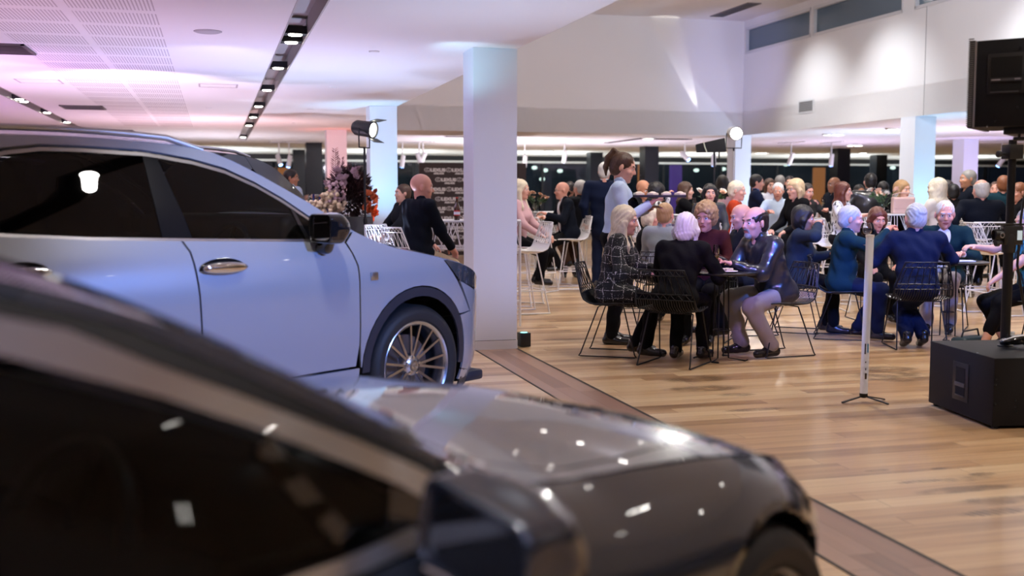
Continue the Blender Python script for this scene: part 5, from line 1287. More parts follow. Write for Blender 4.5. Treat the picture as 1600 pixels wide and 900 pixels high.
person(1371, 329, 12.0, 's', 2, 'woman with dark red bobbed hair looking down beyond the right table', 'black', 'black', 'pink', ('bob', 'red'), 8, (5, 14), hs=1.2, male=False, vox=.009, group=G2, chair_label='black wire chair under the woman with dark red hair')
person(1256, 321, 11.0, 's', 68, 'black-haired woman in dark grey jacket eating, hand at her mouth', 'slate', 'black', 'tan', ('bob', 'black'), 8, (5, 6), [(.0, .36, .80), (.13, .24, 1.09)], hs=1.15, male=False, vox=.009, group=G2, curl=.9, chair_label='black wire chair under the black-haired woman who is eating')
t2 = at_z(1484, 408, .75); cafe_table(t2[0], t2[1], .36, .75, 'round black table between the men in jackets at right')
t3 = at_z(1395, 380, .75); cafe_table(t3[0], t3[1], .32, .75, 'dark round table behind the man in the blue-lit suit')
# behind the nearest table
person(1040, 317, 11.6, 's', 160, 'man with short sandy hair in pale grey shirt, back to camera', 'grey', 'charcoal', 'pink', ('short', 'sandy'), 8, (-12, 0), hs=1.15, vox=.009, group=G3, width=1.1, chair_label='black wire chair under the man in the pale grey shirt')
person(1017, 325, 12.9, 's', 82, 'woman with pale shoulder-length hair in black top, half hidden by the waitress apron', 'black', 'black', 'pink', ('bob', 'pale'), 12, (0, 4), hs=1.15, male=False, vox=.009, group=G3, chair_label='black wire chair under the woman with pale shoulder-length hair')
# ------------------------------------------------------------------ waitress with tray
W = person(974, 242, 10.1, 't', 82, 'waitress with brown ponytail, pale blue shirt and black bib apron carrying tray', 'paleblue', 'black', 'fair', ('pony', 'brown'), 7, (-3, 14), [(-.13, .30, 1.25), (.13, .32, 1.30)], hs=1.12, male=False, vox=NEAR, curl=.25, elbow=[(-.1, -.1, -1), (.1, -.1, -1)])
r = W['root']; k = W['k']; T = W['T']; s = SDF(.009)
s.ell(T(0, 0, .03), V3(.190, .155, .13)*k, W['R'], .04).ell(T(0, .01, .18), V3(.172, .148, .14)*k, W['R'], .05).ell(T(0, .03, .33), V3(.145, .165, .13)*k, W['R'], .05)
s.cone(T(0, 0, 0), V3(0, .01, .52), .15*k, .175*k, .05); s.cut(T(0, -.02, .2), V3(0, -1, .08)); s.build('apron', CL['black'], r)
MB().tube([T(-.07, .10, .42), T(-.07, .03, .52), T(-.04, -.05, .56)], .010, 6).tube([T(.07, .10, .42), T(.07, .03, .52), T(.04, -.05, .56)], .010, 6).build('apron_strap', CL['black'], r)
tx = text_mesh('Crafts', .035, 0, 0, 0, r, WHP, 'apron_lettering', .001); q = T(.055, .202, .36); tx.location = (q[0]-.01, q[1]+.006, q[2]); tx.rotation_euler = (PI/2-.1, 0, PI)
tc_ = l2w(r, V3(0, .42, 1.345)*1.0)
tray = empty('serving_tray', (tc_[0], tc_[1], tc_[2]+.03), r.rotation_euler[2], 'black tray of canapes carried by the waitress', 'tray')
MB().span((-.17, -.24, -.006), (.17, .24, .0)).span((-.17, -.24, 0), (-.16, .24, .015)).span((.16, -.24, 0), (.17, .24, .015)).span((-.17, -.24, 0), (.17, -.23, .015)).span((-.17, .23, 0), (.17, .24, .015)).build('tray_base', BLKP, tray)
BREAD = mat('bread', srgb('#d8cdb8'), .8, bump=.4, bscale=60)
for i in range(12):
    x_, y_ = -.11+.11*(i % 3), -.19+.125*(i//3)
    s = SDF(.006); s.box((0, 0, .018), (.030, .036, .010), .008).ell((0, 0, .034), (.028, .030, .016), k=.01)
    o = s.build('canape', BREAD); l = l2w(tray, V3(0, 0, 0)) if False else None
    a = tray.rotation_euler[2]; c_, s_ = math.cos(a), math.sin(a); o.location = (tray.location[0]+c_*x_-s_*y_, tray.location[1]+s_*x_+c_*y_, tray.location[2]); o.rotation_euler = (0, 0, a+.2*i)
    tag(o, 'small pale bread canape on the tray, %s in the %s row' % (['left one', 'middle one', 'right one'][i % 3], ['nearest to the waitress', 'second', 'third', 'furthest'][i//3]), 'canape', 'canapes on the waitress tray')
# ------------------------------------------------------------------ man and table at left of the thick column
person(659, 272, 11.0, 'b', 128, 'bald man in navy blazer and stone trousers on stool left of thick column', 'suit', 'beige', 'pink', ('bald', 'grey'), 10, (-25, 2), [(-.12, .30, .88), (.15, .36, .86)], hs=1.18, vox=NEAR, group=G4, width=1.15)
p = at_d(622, 400, 11.6); chair(p[0], p[1], 60, 'white wire stool left of the bald man in the navy blazer', 'b')
p = at_d(742, 343, 11.8); drum_table(p[0], p[1], 1.0, .7, 1.12, 'white wire bar table with beer bottle, left of thick column', math.radians(-15)); TB1 = p
p = at_d(818, 400, 12.8); chair(p[0], p[1], -70, 'white wire stool just right of the thick column', 'b')
# ------------------------------------------------------------------ bar-height tables and perched guests further back
p = at_d(858, 331, 17.3); drum_table(p[0], p[1], .95, .8, 1.12, 'white wire bar table with peach roses behind the bald men', .2); TB2 = p
p = at_d(1085, 331, 14.9); drum_table(p[0], p[1], .8, .7, 1.12, 'bar table with white flowers in front of woman with long brown hair', .1); TB3 = p
p = at_d(1400, 330, 14.9); drum_table(p[0], p[1], 1.15, .75, 1.13, 'white wire bar table holding the pink handbag', -.1); TB4 = p
p = at_d(1275, 333, 17.2); drum_table(p[0], p[1], .8, .7, 1.12, 'bar table among standing guests left of the laced blouse', .3); TB5 = p
def pg(*a, **k): k.setdefault('vox', .0125); k.setdefault('group', G4); k.setdefault('hs', 1.12); return person(*a, **k)
M2 = pg(878, 284, 16.0, 'b', -76, 'bald man in black suit in profile on white stool, legs apart', 'suit', 'black', 'pink', ('bald', 'grey'), 14, (0, 0), [(-.15, .40, 1.10), (.12, .38, 1.05)], shirt='white', open_front=True, width=1.12)
M3 = pg(906, 281, 16.8, 'b', -140, 'grey-haired man in dark suit seen from behind beside the bald man in profile', 'charcoal', 'brown', 'pink', ('short', 'silver'), 8, width=1.1)
pg(945, 256, 16.2, 't', 172, 'tall man with cropped white hair in navy suit standing behind the waitress', 'navy', 'navy', 'pink', ('thin', 'white'), 0, (-8, 0), width=1.25, shirt='white')
pg(814, 280, 13.6, 'b', 70, 'blonde woman in pale pink jacket half hidden by the thick column', 'pink', 'black', 'fair', ('long', 'pale'), 4, male=False)
M6 = pg(891, 286, 18.2, 't', 10, 'person filming with a video camera held before the face', 'black', 'black', 'fair', ('short', 'dark'), 0, (0, 0), [(-.06, .26, 1.42), (.08, .26, 1.42)])
c_ = l2w(M6['root'], V3(0, .26, 1.50)); vc = empty('video_camera', tuple(c_), M6['root'].rotation_euler[2], 'black video camera held up by the filming person', 'camera')
MB().span((-.07, -.10, -.06), (.07, .12, .06)).build('camera_body', BLKP, vc, bevel=.01); MB().lathe([(.045, 0), (.05, .10), (.04, .10), (.03, .05), (0, .05)], c=(0, .12, 0), M=Matrix.Rotation(-PI/2, 3, 'X'), n=18).build('camera_lens', BLK, vc)
pg(1005, 281, 15.0, 'b', 20, 'bald tanned man looking down just right of the waitress', 'charcoal', 'black', 'tan', ('bald', 'dark'), 12, (20, 12))
pg(1027, 286, 14.4, 'b', 100, 'dark-haired woman in black and white zebra top, hand near her mouth', 'zebra', 'black', 'fair', ('curly', 'black'), 6, (0, 6), [(.1, .30, 1.05), (-.02, .22, 1.34)], male=False, curl=.8)
pg(1072, 284, 15.6, 'b', 76, 'woman with long brown hair in black holding a phone up', 'black', 'black', 'fair', ('long', 'brown'), 4, (0, 2), [(-.1, .30, 1.1), (.10, .32, 1.30)], male=False)
pg(1109, 287, 13.6, 'b', -4, 'pale dark-haired woman in charcoal jacket staring towards the camera', 'sheen', 'black', 'fair', ('bob', 'black'), 4, (4, 0), male=False, width=1.1, vox=.0095)
pg(1129, 276, 18.2, 't', 165, 'woman with dark hair in dusty pink top standing behind the pale woman', 'pink', 'black', 'fair', ('long', 'black'), 0, male=False)
pg(1152, 283, 14.2, 'b', 68, 'woman with short white-blonde hair in rust orange jumper', 'rust', 'black', 'fair', ('short', 'pale'), 6, (0, 4), male=False, hs=1.18, vox=.0095)
pg(1183, 275, 17.8, 't', 78, 'dark-haired man in navy suit and bright blue shirt in profile', 'navy', 'navy', 'pink', ('short', 'black'), 0, (0, 6), [(-.2, .1, .95), (.12, .38, 1.18)], shirt='blue', open_front=True)
pg(1203, 281, 18.8, 't', 10, 'brown-haired woman in white blouse facing the camera in the far crowd', 'white', 'black', 'fair', ('bob', 'brown'), 0, male=False)
pg(1219, 276, 19.4, 't', 160, 'grey-haired man turned away in the far crowd', 'charcoal', 'black', 'pink', ('short', 'grey'), 0)
pg(1234, 277, 20.2, 't', -15, 'man with dark hair in blue shirt facing us in the far crowd', 'paleblue', 'black', 'fair', ('short', 'dark'), 0)
pg(1216, 285, 15.7, 'b', -8, 'elderly man in pale blue jacket and striped shirt facing the camera', 'paleblue', 'slate', 'pink', ('thin', 'white'), 6, (-8, 6), [(-.2, .30, .95), (.18, .34, 1.13)])
BW = pg(1243, 280, 14.7, 'b', -66, 'woman with blonde bob and glasses in black jacket in profile', 'black', 'black', 'fair', ('bob', 'blonde'), 8, (0, 4), male=False, hs=1.2, vox=.0095)
pg(1262, 286, 15.9, 'b', 8, 'woman with short dark hair in floral blouse, arm resting forward', 'floral', 'black', 'pink', ('short', 'dark'), 8, (10, 8), [(-.2, .30, 1.15), (.22, .30, 1.14)], male=False)
pg(1303, 279, 17.5, 't', -70, 'bald brown-skinned man in dark suit behind woman in laced blouse', 'suit', 'black', 'brown', ('bald', 'black'), 0, shirt='white')
pg(1318, 284, 13.9, 'b', 52, 'woman with long dark red hair in white laced blouse', 'laced', 'black', 'fair', ('long', 'red'), 4, (12, 0), [(-.16, .30, .96), (.16, .34, 1.12)], male=False, vox=.0095)
pg(1343, 288, 17.0, 'b', 10, 'dark-haired guest in shadow between the laced blouse and the leather jacket', 'black', 'black', 'tan', ('short', 'black'), 0)
pg(1360, 273, 15.9, 't', 176, 'man with shaved dark head in black leather jacket seen from behind', 'leather', 'black', 'pink', ('short', 'black'), 2, (0, 0), [(-.30, .20, 1.12), (.28, .2, 1.12)], width=1.3, vox=.0095)
pg(1380, 283, 17.2, 'b', 170, 'dark-haired guest turned away behind the flowers and handbag', 'black', 'black', 'tan', ('short', 'black'), 0)
pg(1410, 282, 15.3, 'b', 28, 'woman with light brown bob in black top beside broad white column', 'black', 'black', 'fair', ('bob', 'sandy'), 4, (6, 2), male=False, hs=1.18, vox=.0095)
pg(1464, 279, 13.7, 'b', -145, 'woman with long pale hair and beige shawl seen from behind', 'cream', 'black', 'tan', ('long', 'pale'), 6, male=False, hs=1.2, vox=.0095, width=1.08)
pg(1477, 281, 15.6, 'b', -120, 'dark-haired man looking left behind the pale-haired woman', 'charcoal', 'black', 'tan', ('short', 'dark'), 0)
pg(1490, 287, 14.9, 'b', 165, 'guest with cropped black hair and black top, back to the camera', 'black', 'black', 'tan', ('short', 'black'), 4, male=False)
pg(1512, 278, 15.4, 't', -82, 'grey-haired man in profile just left of the suited man on stool', 'suit', 'black', 'tan', ('short', 'grey'), 0, stand_k=.98)
M28 = pg(1533, 281, 13.0, 'b', 178, 'balding man in black suit on white stool, back to the camera', 'suit', 'black', 'pink', ('balding', 'silver'), 6, (5, 0), [(-.34, .14, .98), (.30, .3, 1.08)], width=1.3, hs=1.18, vox=.0095)
pg(1556, 283, 16.2, 'b', -30, 'brown-haired guest facing left behind the suited man on stool', 'plum', 'black', 'pink', ('thin', 'brown'), 0)
pg(1568, 278, 14.8, 't', 160, 'auburn-haired guest in teal jacket just left of the speaker pole', 'teal', 'black', 'pink', ('short', 'auburn'), 0, male=False, stand_k=.93)
AW = pg(1592, 286, 14.4, 'b', -80, 'woman with short auburn hair and glasses right of the speaker pole', 'black', 'black', 'pink', ('short', 'auburn'), 6, (0, 4), male=False, hs=1.2, vox=.0095)
pg(563, 262, 17.4, 't', -78, 'waiter with dark hair in white shirt beside the big flower display', 'white', 'black', 'tan', ('short', 'black'), 6, (0, 16), [(-.15, .34, 1.10), (.15, .34, 1.10)])
pg(455, 267, 17.6, 't', 140, 'dark-haired guest in pale shirt seen over the silver car bonnet', 'paleblue', 'black', 'tan', ('short', 'black'), 0, (-50, 6))
pg(629, 305, 13.6, 'b', -60, 'guest mostly hidden behind the pale blue column', 'charcoal', 'black', 'fair', ('short', 'brown'), 0, male=False)
for u, d, f, l in [(1555, 12.6, 95, 'white wire stool seen from the side, right of the white-haired man'), (852, 17.6, 20, 'white wire stool left of bar table with peach roses'), (1180, 13.0, 150, 'empty white wire stool left of the man in leather jacket'),
                   (1352, 13.0, 178, 'white wire stool in front of the pink handbag table'), (838, 15.6, 150, 'white wire stool between column and the bald man in suit')]:
    p = at_d(u, 400, d); chair(p[0], p[1], f, l, 'b')
goatee(LM, HR['grey'])
for q in (BW, AW, M2): glasses(q)
# ------------------------------------------------------------------ glasses, plates, bottles
def flute(x, y, z, label, h=.22, r=.03, group='champagne flutes'):
    o = empty('champagne_flute', (x, y, z), 0, label, 'glass', group)
    MB().lathe([(0, .001), (.032, .001), (.032, .004), (.006, .008), (.004, .02), (.004, .085), (.010, .10), (r, h*.72), (r*.85, h), (r*.80, h), (r*.93, h*.72), (.008, .105), (0, .10)], n=20).build('bowl', GLASS_C, o, smooth=60)
    MB().lathe([(0, .106), (.008, .11), (r*.80, h*.62), (0, h*.62)], n=16).build('drink', mat('sparkling_wine', (.75, .60, .30), .05, trans=.6), o, smooth=60); return o
p = at_z(1119, 427, .751); flute(p[0], p[1], .751, 'champagne flute on the nearest black table', .235)
p = at_z(1115, 424, .751); 
pl = empty('small_plate', (t1[0]-.02, t1[1]-.13, .751), 0, 'small white plate at the front of the nearest black table', 'plate')
MB().lathe([(0, .003), (.055, .003), (.09, .014), (.092, .011), (.056, 0), (0, 0)], n=28).build('plate_dish', mat('porcelain', (.8, .8, .8), .2), pl, smooth=60)
for i, (a, b_) in enumerate([(-.03, 0), (.012, .02), (.03, -.02), (-.005, -.03)]):
    tag(MB().box((t1[0]-.02+a, t1[1]-.13+b_, .751+.02), (.030, .03, .032), .4*i).build('canape', BREAD, bevel=.004), 'small pale canape cube on the white plate, '+['left one', 'rear one', 'right one', 'front one'][i], 'canape', 'canapes on the white plate')
pl = empty('oblong_plate', (t2[0]+.03, t2[1]-.12, .751), -.2, 'white oblong plate at the edge of the right black table', 'plate'); MB().span((-.13, -.05, 0), (.13, .05, .012)).build('plate_dish', mat('porcelain', (.8, .8, .8), .2), pl, bevel=.005)
MB().span((-.11, -.035, .012), (.11, .035, .016)).build('plate_well', mat('porcelain_well', (.7, .7, .7), .2), pl)
# balloon wine glass in the raised hand of the grey-haired man
p = at_d(1355, 361, 9.75)
wg = empty('wine_glass', (p[0], p[1], p[2]-.02), .3, 'large round wine glass raised in front of the grey-haired man in profile', 'glass')
MB().lathe([(0, -.11), (.035, -.11), (.035, -.106), (.005, -.10), (.004, -.04), (.03, -.03), (.058, .0), (.064, .03), (.055, .07), (.044, .095), (.042, .095), (.053, .07), (.061, .03), (.055, .0), (.028, -.027), (0, -.03)], n=28).build('bowl', GLASS_C, wg, smooth=60)
MB().lathe([(0, -.025), (.03, -.02), (.050, -.002), (0, .0)], n=20).build('drink', mat('red_wine', (.05, .01, .02), .05), wg, smooth=60)
# beer bottle and white bowl on the bar table left of the thick column
a = math.radians(-15); q = (TB1[0]-.22, TB1[1]-.1)
bt = empty('beer_bottle', (q[0], q[1], 1.121), 0, 'brown beer bottle with red label on the left white bar table', 'bottle')
MB().lathe([(0, 0), (.031, 0), (.033, .01), (.033, .13), (.028, .155), (.014, .18), (.0125, .225), (.0145, .228), (.0145, .24), (0, .24)], n=20).build('bottle_glass', mat('brown_glass', (.06, .02, .008), .06, coat=1), bt, smooth=40)
MB().lathe([(.0335, .05), (.0338, .05), (.0338, .105), (.0335, .105)], n=20).build('label', mat('red_label', (.5, .03, .03), .5), bt, smooth=40)
MB().lathe([(.0345, .06), (.0345, .09)], n=20).build('label_band', WHP, bt, smooth=40)
MB().lathe([(0, .247), (.013, .246), (.015, .235), (.015, .232)], n=14).build('cap', mat('cap_red', (.5, .05, .04), .4), bt, smooth=40)
bw = empty('sugar_bowl', (q[0]+.11, q[1]-.0, 1.121), 0, 'small white bowl beside the beer bottle', 'bowl'); MB().lathe([(0, 0), (.025, 0), (.045, .04), (.05, .055), (.046, .055), (.04, .04), (0, .01)], n=20).build('bowl_dish', mat('porcelain', (.8, .8, .8), .2), bw, smooth=60)
s = SDF(.008); s.ell((0, 0, .05), (.035, .03, .025)).build('napkin', mat('porcelain', (.8, .8, .8), .2), bw)
for i, (T_, dx, dy, l) in enumerate([(TB2, .2, -.15, 'on the bar table by the bald man in black suit'), (TB2, -.2, -.2, 'left end of the bar table with peach roses'), (TB3, -.10, -.2, 'before the woman with long brown hair'), (TB3, .1, -.24, 'in front of the white flowers'), (TB5, 0, -.2, 'on the bar table among standing guests'), (TB5, -.2, -.1, 'left on the bar table among standing guests')]):
    flute(T_[0]+dx, T_[1]+dy, 1.121, 'champagne flute ' + l, .23, .032, 'flutes on the white bar tables')
# pink handbag on the bar table
p = at_d(1397, 329, 14.55)
hb = empty('handbag', (TB4[0]-.02, TB4[1]-.18, 1.131), -.26, 'boxy dusty pink handbag on the white bar table', 'handbag')
PINKL = mat('pink_leather', srgb('#c2a39c'), .4, bump=.2, bscale=60)
s = SDF(.009); s.box((0, 0, .115), (.135, .045, .10), .012).build('bag_body', PINKL, hb)
s = SDF(.009); s.box((0, -.05, .14), (.130, .006, .065), .010).build('bag_flap', PINKL, hb)
MB().tube([(-.13, 0, .20), (-.145, 0, .26), (-.05, 0, .285), (.05, 0, .285), (.145, 0, .26), (.13, 0, .20)], .007, 6).build('bag_handle', PINKL, hb)
# black bag on the floor by the right table
p = at_z(1515, 552)
hb = empty('floor_bag', (p[0], p[1], 0), .3, 'dark teal handbag on the floor beside the speaker box', 'handbag')
s = SDF(.012); s.box((0, 0, .075), (.15, .05, .045), .03).build('bag_body', mat('teal_leather', (.012, .03, .04), .4), hb)
MB().tube([(-.14, 0, .11), (-.10, 0, .2), (.10, 0, .21), (.14, 0, .11)], .008, 6).build('bag_strap', BLKP, hb)

# ------------------------------------------------------------------ flowers
def petal_bloom(r, seed):
    rnd = random.Random(seed); b = MB()
    for ring, (n, rr, tilt, hh) in enumerate([(5, r, .9, 0), (5, r*.75, .5, .15), (4, r*.5, .2, .3)]):
        for i in range(n):
            a = 2*PI*i/n+ring*.6+rnd.uniform(-.2, .2); ca, sa = math.cos(a), math.sin(a)
            vs = []
            for u_ in range(4):
                for w_ in (-1, 0, 1):
                    t = u_/3; wd = rr*.62*math.sin(PI*min(.95, t*.8+.12)); out = rr*t*math.sin(tilt+.3)+r*.05; up = rr*t*math.cos(tilt)+hh*r-abs(w_)*0+ (1-w_*w_)*(-.15*rr*t)
                    vs.append((ca*out-sa*w_*wd, sa*out+ca*w_*wd, up))
            fs = [(k*3+j, k*3+j+1, k*3+j+4, k*3+j+3) for k in range(3) for j in range(2)]
            b.add(vs, fs)
    return b
def bloom_obj(r, m, seed, parent, loc, rot):
    o = petal_bloom(r, seed).build('bloom', m, parent, smooth=60); o.location = loc; o.rotation_euler = rot; return o
def leaf(b, p, d, L_, w_, rnd):
    d = Vector(d).normalized(); s_ = d.orthogonal().normalized(); s_.rotate(Matrix.Rotation(rnd.uniform(0, 6.28), 3, d)); n = d.cross(s_)
    p = Vector(p); b.add([p, p+d*L_*.5+s_*w_+n*w_*.3, p+d*L_, p+d*L_*.5-s_*w_+n*w_*.3, p+d*L_*.5-n*w_*.2], [(0, 1, 4), (1, 2, 4), (2, 3, 4), (3, 0, 4)])
GREEN = mat('leaf_green', (.03, .08, .025), .5); PEACH = mat('petal_peach', srgb('#e0b69c'), .6); WHPET = mat('petal_white', srgb('#e8e2d6'), .6); MAUVE = mat('petal_mauve', srgb('#a98c96'), .7)
CREAMP = mat('plume_cream', srgb('#cdb79f'), .9, bump=.6, bscale=40); DREDL = mat('foliage_plum', (.035, .012, .014), .6); FIRE = mat('petal_orange', (.62, .14, .05), .55); STEM = mat('stem_brown', (.06, .035, .03), .7)
def bouquet(x, y, z, label, cols, n=7, R=.11, h=.28, seed=1, vase=None):
    o = empty('flower_arrangement', (x, y, z), 0, label, 'flowers'); rnd = random.Random(seed)
    MB().lathe([(0, 0), (.04, 0), (.05, .03), (.045, .09), (.03, .12), (.035, .135), (.028, .135), (.025, .12), (.035, .08), (0, .02)], n=20).build('vase', vase or GLASS_C, o, smooth=60)
    st = MB(); lf = MB()
    for i in range(n):
        a = 2*PI*i/n+rnd.uniform(-.4, .4); rr = R*rnd.uniform(.3, 1.15); p = (rr*math.cos(a), rr*math.sin(a), h*rnd.uniform(.7, 1.1))
        st.tube([(0, 0, .03), (p[0]*.3, p[1]*.3, p[2]*.5), p], .003, 4)
        bloom_obj(rnd.uniform(.038, .055), cols[i % len(cols)], seed*31+i, o, p, (rnd.uniform(-.6, .6)+math.sin(a)*-.5, math.cos(a)*.5, rnd.uniform(0, 6)))
        for _ in range(7): leaf(lf, (p[0]*.6, p[1]*.6, p[2]*.75), (math.cos(a+rnd.uniform(-1, 1)), math.sin(a+rnd.uniform(-1, 1)), rnd.uniform(-.2, 1)), rnd.uniform(.05, .11), .014, rnd)
    st.build('stems', GREEN, o); lf.build('leaves', GREEN, o); return o
p = at_d(836, 331, 16.7); bouquet(p[0], p[1], 1.121, 'peach roses in a vase on the table right of the thick column', [PEACH], 9, .20, .26, 3)
p = at_d(1113, 331, 14.6); bouquet(TB3[0]+.22, TB3[1]-.1, 1.121, 'white and peach roses on the table before the dark-haired woman', [WHPET, PEACH, WHPET], 8, .17, .30, 5)
bouquet(TB4[0]-.18, TB4[1]+.05, 1.131, 'cream blooms with two tall peach buds behind the pink handbag', [WHPET, PEACH], 8, .17, .30, 8)
bouquet(TB5[0]-.25, TB5[1]+.1, 1.121, 'small peach bouquet among the standing guests', [PEACH], 5, .10, .26, 11)
# big flower display behind the silver car
c0 = at_d(530, 335, 14.8); fx, fy = c0[0], c0[1]
fd = empty('flower_display', (fx-.05, fy-.3, 0), .1, 'large display of cream plumes and dark plum foliage behind the silver bonnet', 'flowers'); rnd = random.Random(4)
MB().span((-.42, -.25, 0), (.42, .25, 1.10)).build('plinth', BLKP, fd, bevel=.01)
b = MB()
for i in range(1500):
    d = Vector((rnd.gauss(0, 1), rnd.gauss(0, 1), rnd.gauss(0, 1))).normalized()*rnd.uniform(.3, 1); p = Vector((.17, .05, 1.42))+Vector((d.x*.27, d.y*.25, d.z*.34)); leaf(b, p, d+Vector((0, 0, .4)), rnd.uniform(.05, .11), .018, rnd)
b.build('plum_foliage', DREDL, fd)
s = SDF(.009)
for i in range(170):
    a = rnd.uniform(0, 1); cx = -.40+.42*a+rnd.uniform(-.06, .06); cz = 1.14+rnd.uniform(0, .16)+(.18 if .45 < a < .75 else 0)*rnd.random(); s.ell((cx, -.15+rnd.uniform(-.08, .1), cz), (rnd.uniform(.016, .032),)*3, k=.012)
s.build('cream_plumes', CREAMP, fd, noise=lambda X, Y, Z: .007*np.sin(190*X)*np.sin(170*Y+1)*np.sin(200*Z))
s = SDF(.009)
for i in range(110):
    cx = -.05+rnd.uniform(-.10, .12); cz = 1.42+rnd.uniform(-.14, .14); s.ell((cx, -.15+rnd.uniform(-.06, .08), cz), (rnd.uniform(.012, .026),)*3, k=.010)
s.build('mauve_plumes', MAUVE, fd, noise=lambda X, Y, Z: .007*np.sin(190*X)*np.sin(170*Y+1)*np.sin(200*Z))
b = MB()
for k_ in range(3):
    x0 = .0+.05*k_; top = 2.0-.13*k_; b.tube([(x0, 0, 1.3), (x0-.03, 0, 1.6), (x0-.02+.05*k_, 0, top)], .004, 4)
    for i in range(34):
        t = i/34; z = 1.5+(top-1.5)*t; sd = 1 if i % 2 else -1; leaf(b, (x0-.025+.03*k_*t, 0, z), (sd*.8, rnd.uniform(-.4, .4), .75), .14*(1-t*.6), .010, rnd)
b.build('tall_branches', mat('branch_mauve', srgb('#6a505a'), .7), fd)
for i in range(16): bloom_obj(rnd.uniform(.045, .06), MAUVE, 90+i, fd, (.05+rnd.uniform(-.12, .2), -.18+rnd.uniform(-.05, .08), 1.62+rnd.uniform(-.10, .10)), (rnd.uniform(.5, 1.5), 0, rnd.uniform(0, 6)))
for i in range(22): bloom_obj(rnd.uniform(.045, .065), FIRE, 140+i, fd, (.40+rnd.uniform(-.06, .10), -.18+rnd.uniform(-.08, .08), 1.30+rnd.uniform(-.25, .16)), (rnd.uniform(.6, 1.6), 0, rnd.uniform(0, 6)))
lamp('flower_spot', 'SPOT', (fx+.6, fy-.9, 1.0), 14, (1, .35, .12), (fx+.42, fy-.1, 1.25), .03, 40)
c0 = at_d(478, 322, 15.6)
bouquet(c0[0]+.1, c0[1], 1.10, 'pale bouquet on the bar counter left of the flower display', [WHPET, PEACH], 14, .26, .26, 21)
bouquet(c0[0]+.42, c0[1]+.3, 1.10, 'pale pink orchids rising behind the left bouquet', [PEACH, MAUVE], 12, .14, .45, 23)
bc = empty('bar_counter', (c0[0]+.1, c0[1]+.1, 0), .1, 'dark bar counter behind the silver car', 'counter')
MB().span((-.7, -.3, 0), (.75, .5, 1.06)).build('counter_body', BLKP, bc); MB().span((-.74, -.34, 1.06), (.79, .54, 1.10)).build('counter_top', mat('counter_top', (.10, .09, .09), .3), bc, bevel=.005)
for i in range(5):
    b = MB().lathe([(0, 0), (.036, 0), (.038, .02), (.038, .17), (.018, .22), (.014, .29), (.016, .30), (0, .30)], n=16).build('wine_bottle', mat('bottle_dark', (.01, .02, .03) if i % 2 else (.02, .03, .15), .08, coat=1), smooth=40, loc=(c0[0]+.10+.09*i, c0[1]-.12+.04*(i % 2), 1.10))
    tag(b, 'dark wine bottle on the bar counter by the flower display, %s from left' % ['first', 'second', 'third', 'fourth', 'fifth'][i], 'bottle', 'bottles on the bar counter')

# ------------------------------------------------------------------ loudspeakers, stands, stage lamps
GRILL = mat('speaker_black', (.006, .0065, .009), .6, spec=.3, bump=.35, bscale=260); SCREW = mat('screw', (.6, .6, .62), .3, 1.)
A_ = np.array(at_z(1550, 671)); B_ = np.array(at_z(1450, 632)); dv = (B_-A_)[:2]; ln = float(np.linalg.norm(dv)); ang = math.atan2(dv[1], dv[0])-PI/2
sb = empty('subwoofer', (A_[0], A_[1], .004), ang, 'black subwoofer box on the floor at the right edge, carrying the speaker pole', 'speaker')
SH_ = .425; SWD = .62
MB().span((0, 0, .012), (SWD, ln, SH_)).build('cabinet', GRILL, sb, bevel=.008)
for x_, y_ in ((.04, .04), (SWD-.04, .04), (.04, ln-.04), (SWD-.04, ln-.04)): MB().lathe([(0, -.004), (.02, -.004), (.02, .014), (0, .014)], c=(x_, y_, 0), n=12).build('foot', BLKP, sb)
hm_ = MB(); hm_.span((-.004, ln*.36, .10), (.001, ln*.60, .34)); hm_.build('handle_plate', BLKP, sb, bevel=.002)
MB().span((-.006, ln*.41, .135), (-.003, ln*.55, .31)).build('handle_recess', SHELL, sb); MB().span((-.012, ln*.405, .19), (-.002, ln*.555, .215)).span((-.010, ln*.41, .128), (-.002, ln*.55, .136)).build('handle_bar', mat('handle_grey', (.08, .08, .09), .4), sb, bevel=.001)
MB().span((.22, -.006, .07), (.50, .001, .36)).build('amp_panel', mat('amp_black', (.02, .02, .022), .4), sb)
am = MB(); am.span((.25, -.012, .30), (.32, -.005, .34)).span((.25, -.012, .22), (.32, -.005, .25)); am.build('amp_sockets', mat('socket_grey', (.4, .4, .42), .4), sb)
for x_, z_ in ((.012, .30), (.01, .265), (.012, .15), (.14, .17), (.14, .13), (.15, .10)): MB().lathe([(0, -.003), (.005, -.002), (.006, .002)], c=(x_, -.001, z_), M=Matrix.Rotation(PI/2, 3, 'X'), n=10).build('screw_head', SCREW, sb)
MB().span((.004, .2, SH_), (.014, .21, SH_+.003)).build('scuff_mark', SCREW, sb)
PB = at_z(1570, 541, SH_+.004); PX, PY = float(PB[0]), float(PB[1])
pole = empty('speaker_pole', (PX, PY, SH_+.004), 0, 'black telescopic pole rising from the subwoofer to the speaker', 'pole')
ztop_ = 1.735
MB().lathe([(0, 0), (.045, 0), (.045, .008), (.028, .012), (.028, .06), (.0, .06)], n=20).build('pole_base', BLKP, pole, smooth=40)
MB().lathe([(.0, .0), (.030, .0), (.030, .62), (.0, .62)], n=18).build('lower_tube', BLK, pole, smooth=40)
MB().lathe([(.0, .60), (.024, .60), (.024, ztop_-SH_), (0, ztop_-SH_)], n=18).build('upper_tube', BLK, pole, smooth=40)
MB().lathe([(.0, .60), (.038, .60), (.042, .63), (.042, .70), (.036, .72), (0, .72)], n=18).build('collar', BLKP, pole, smooth=40)
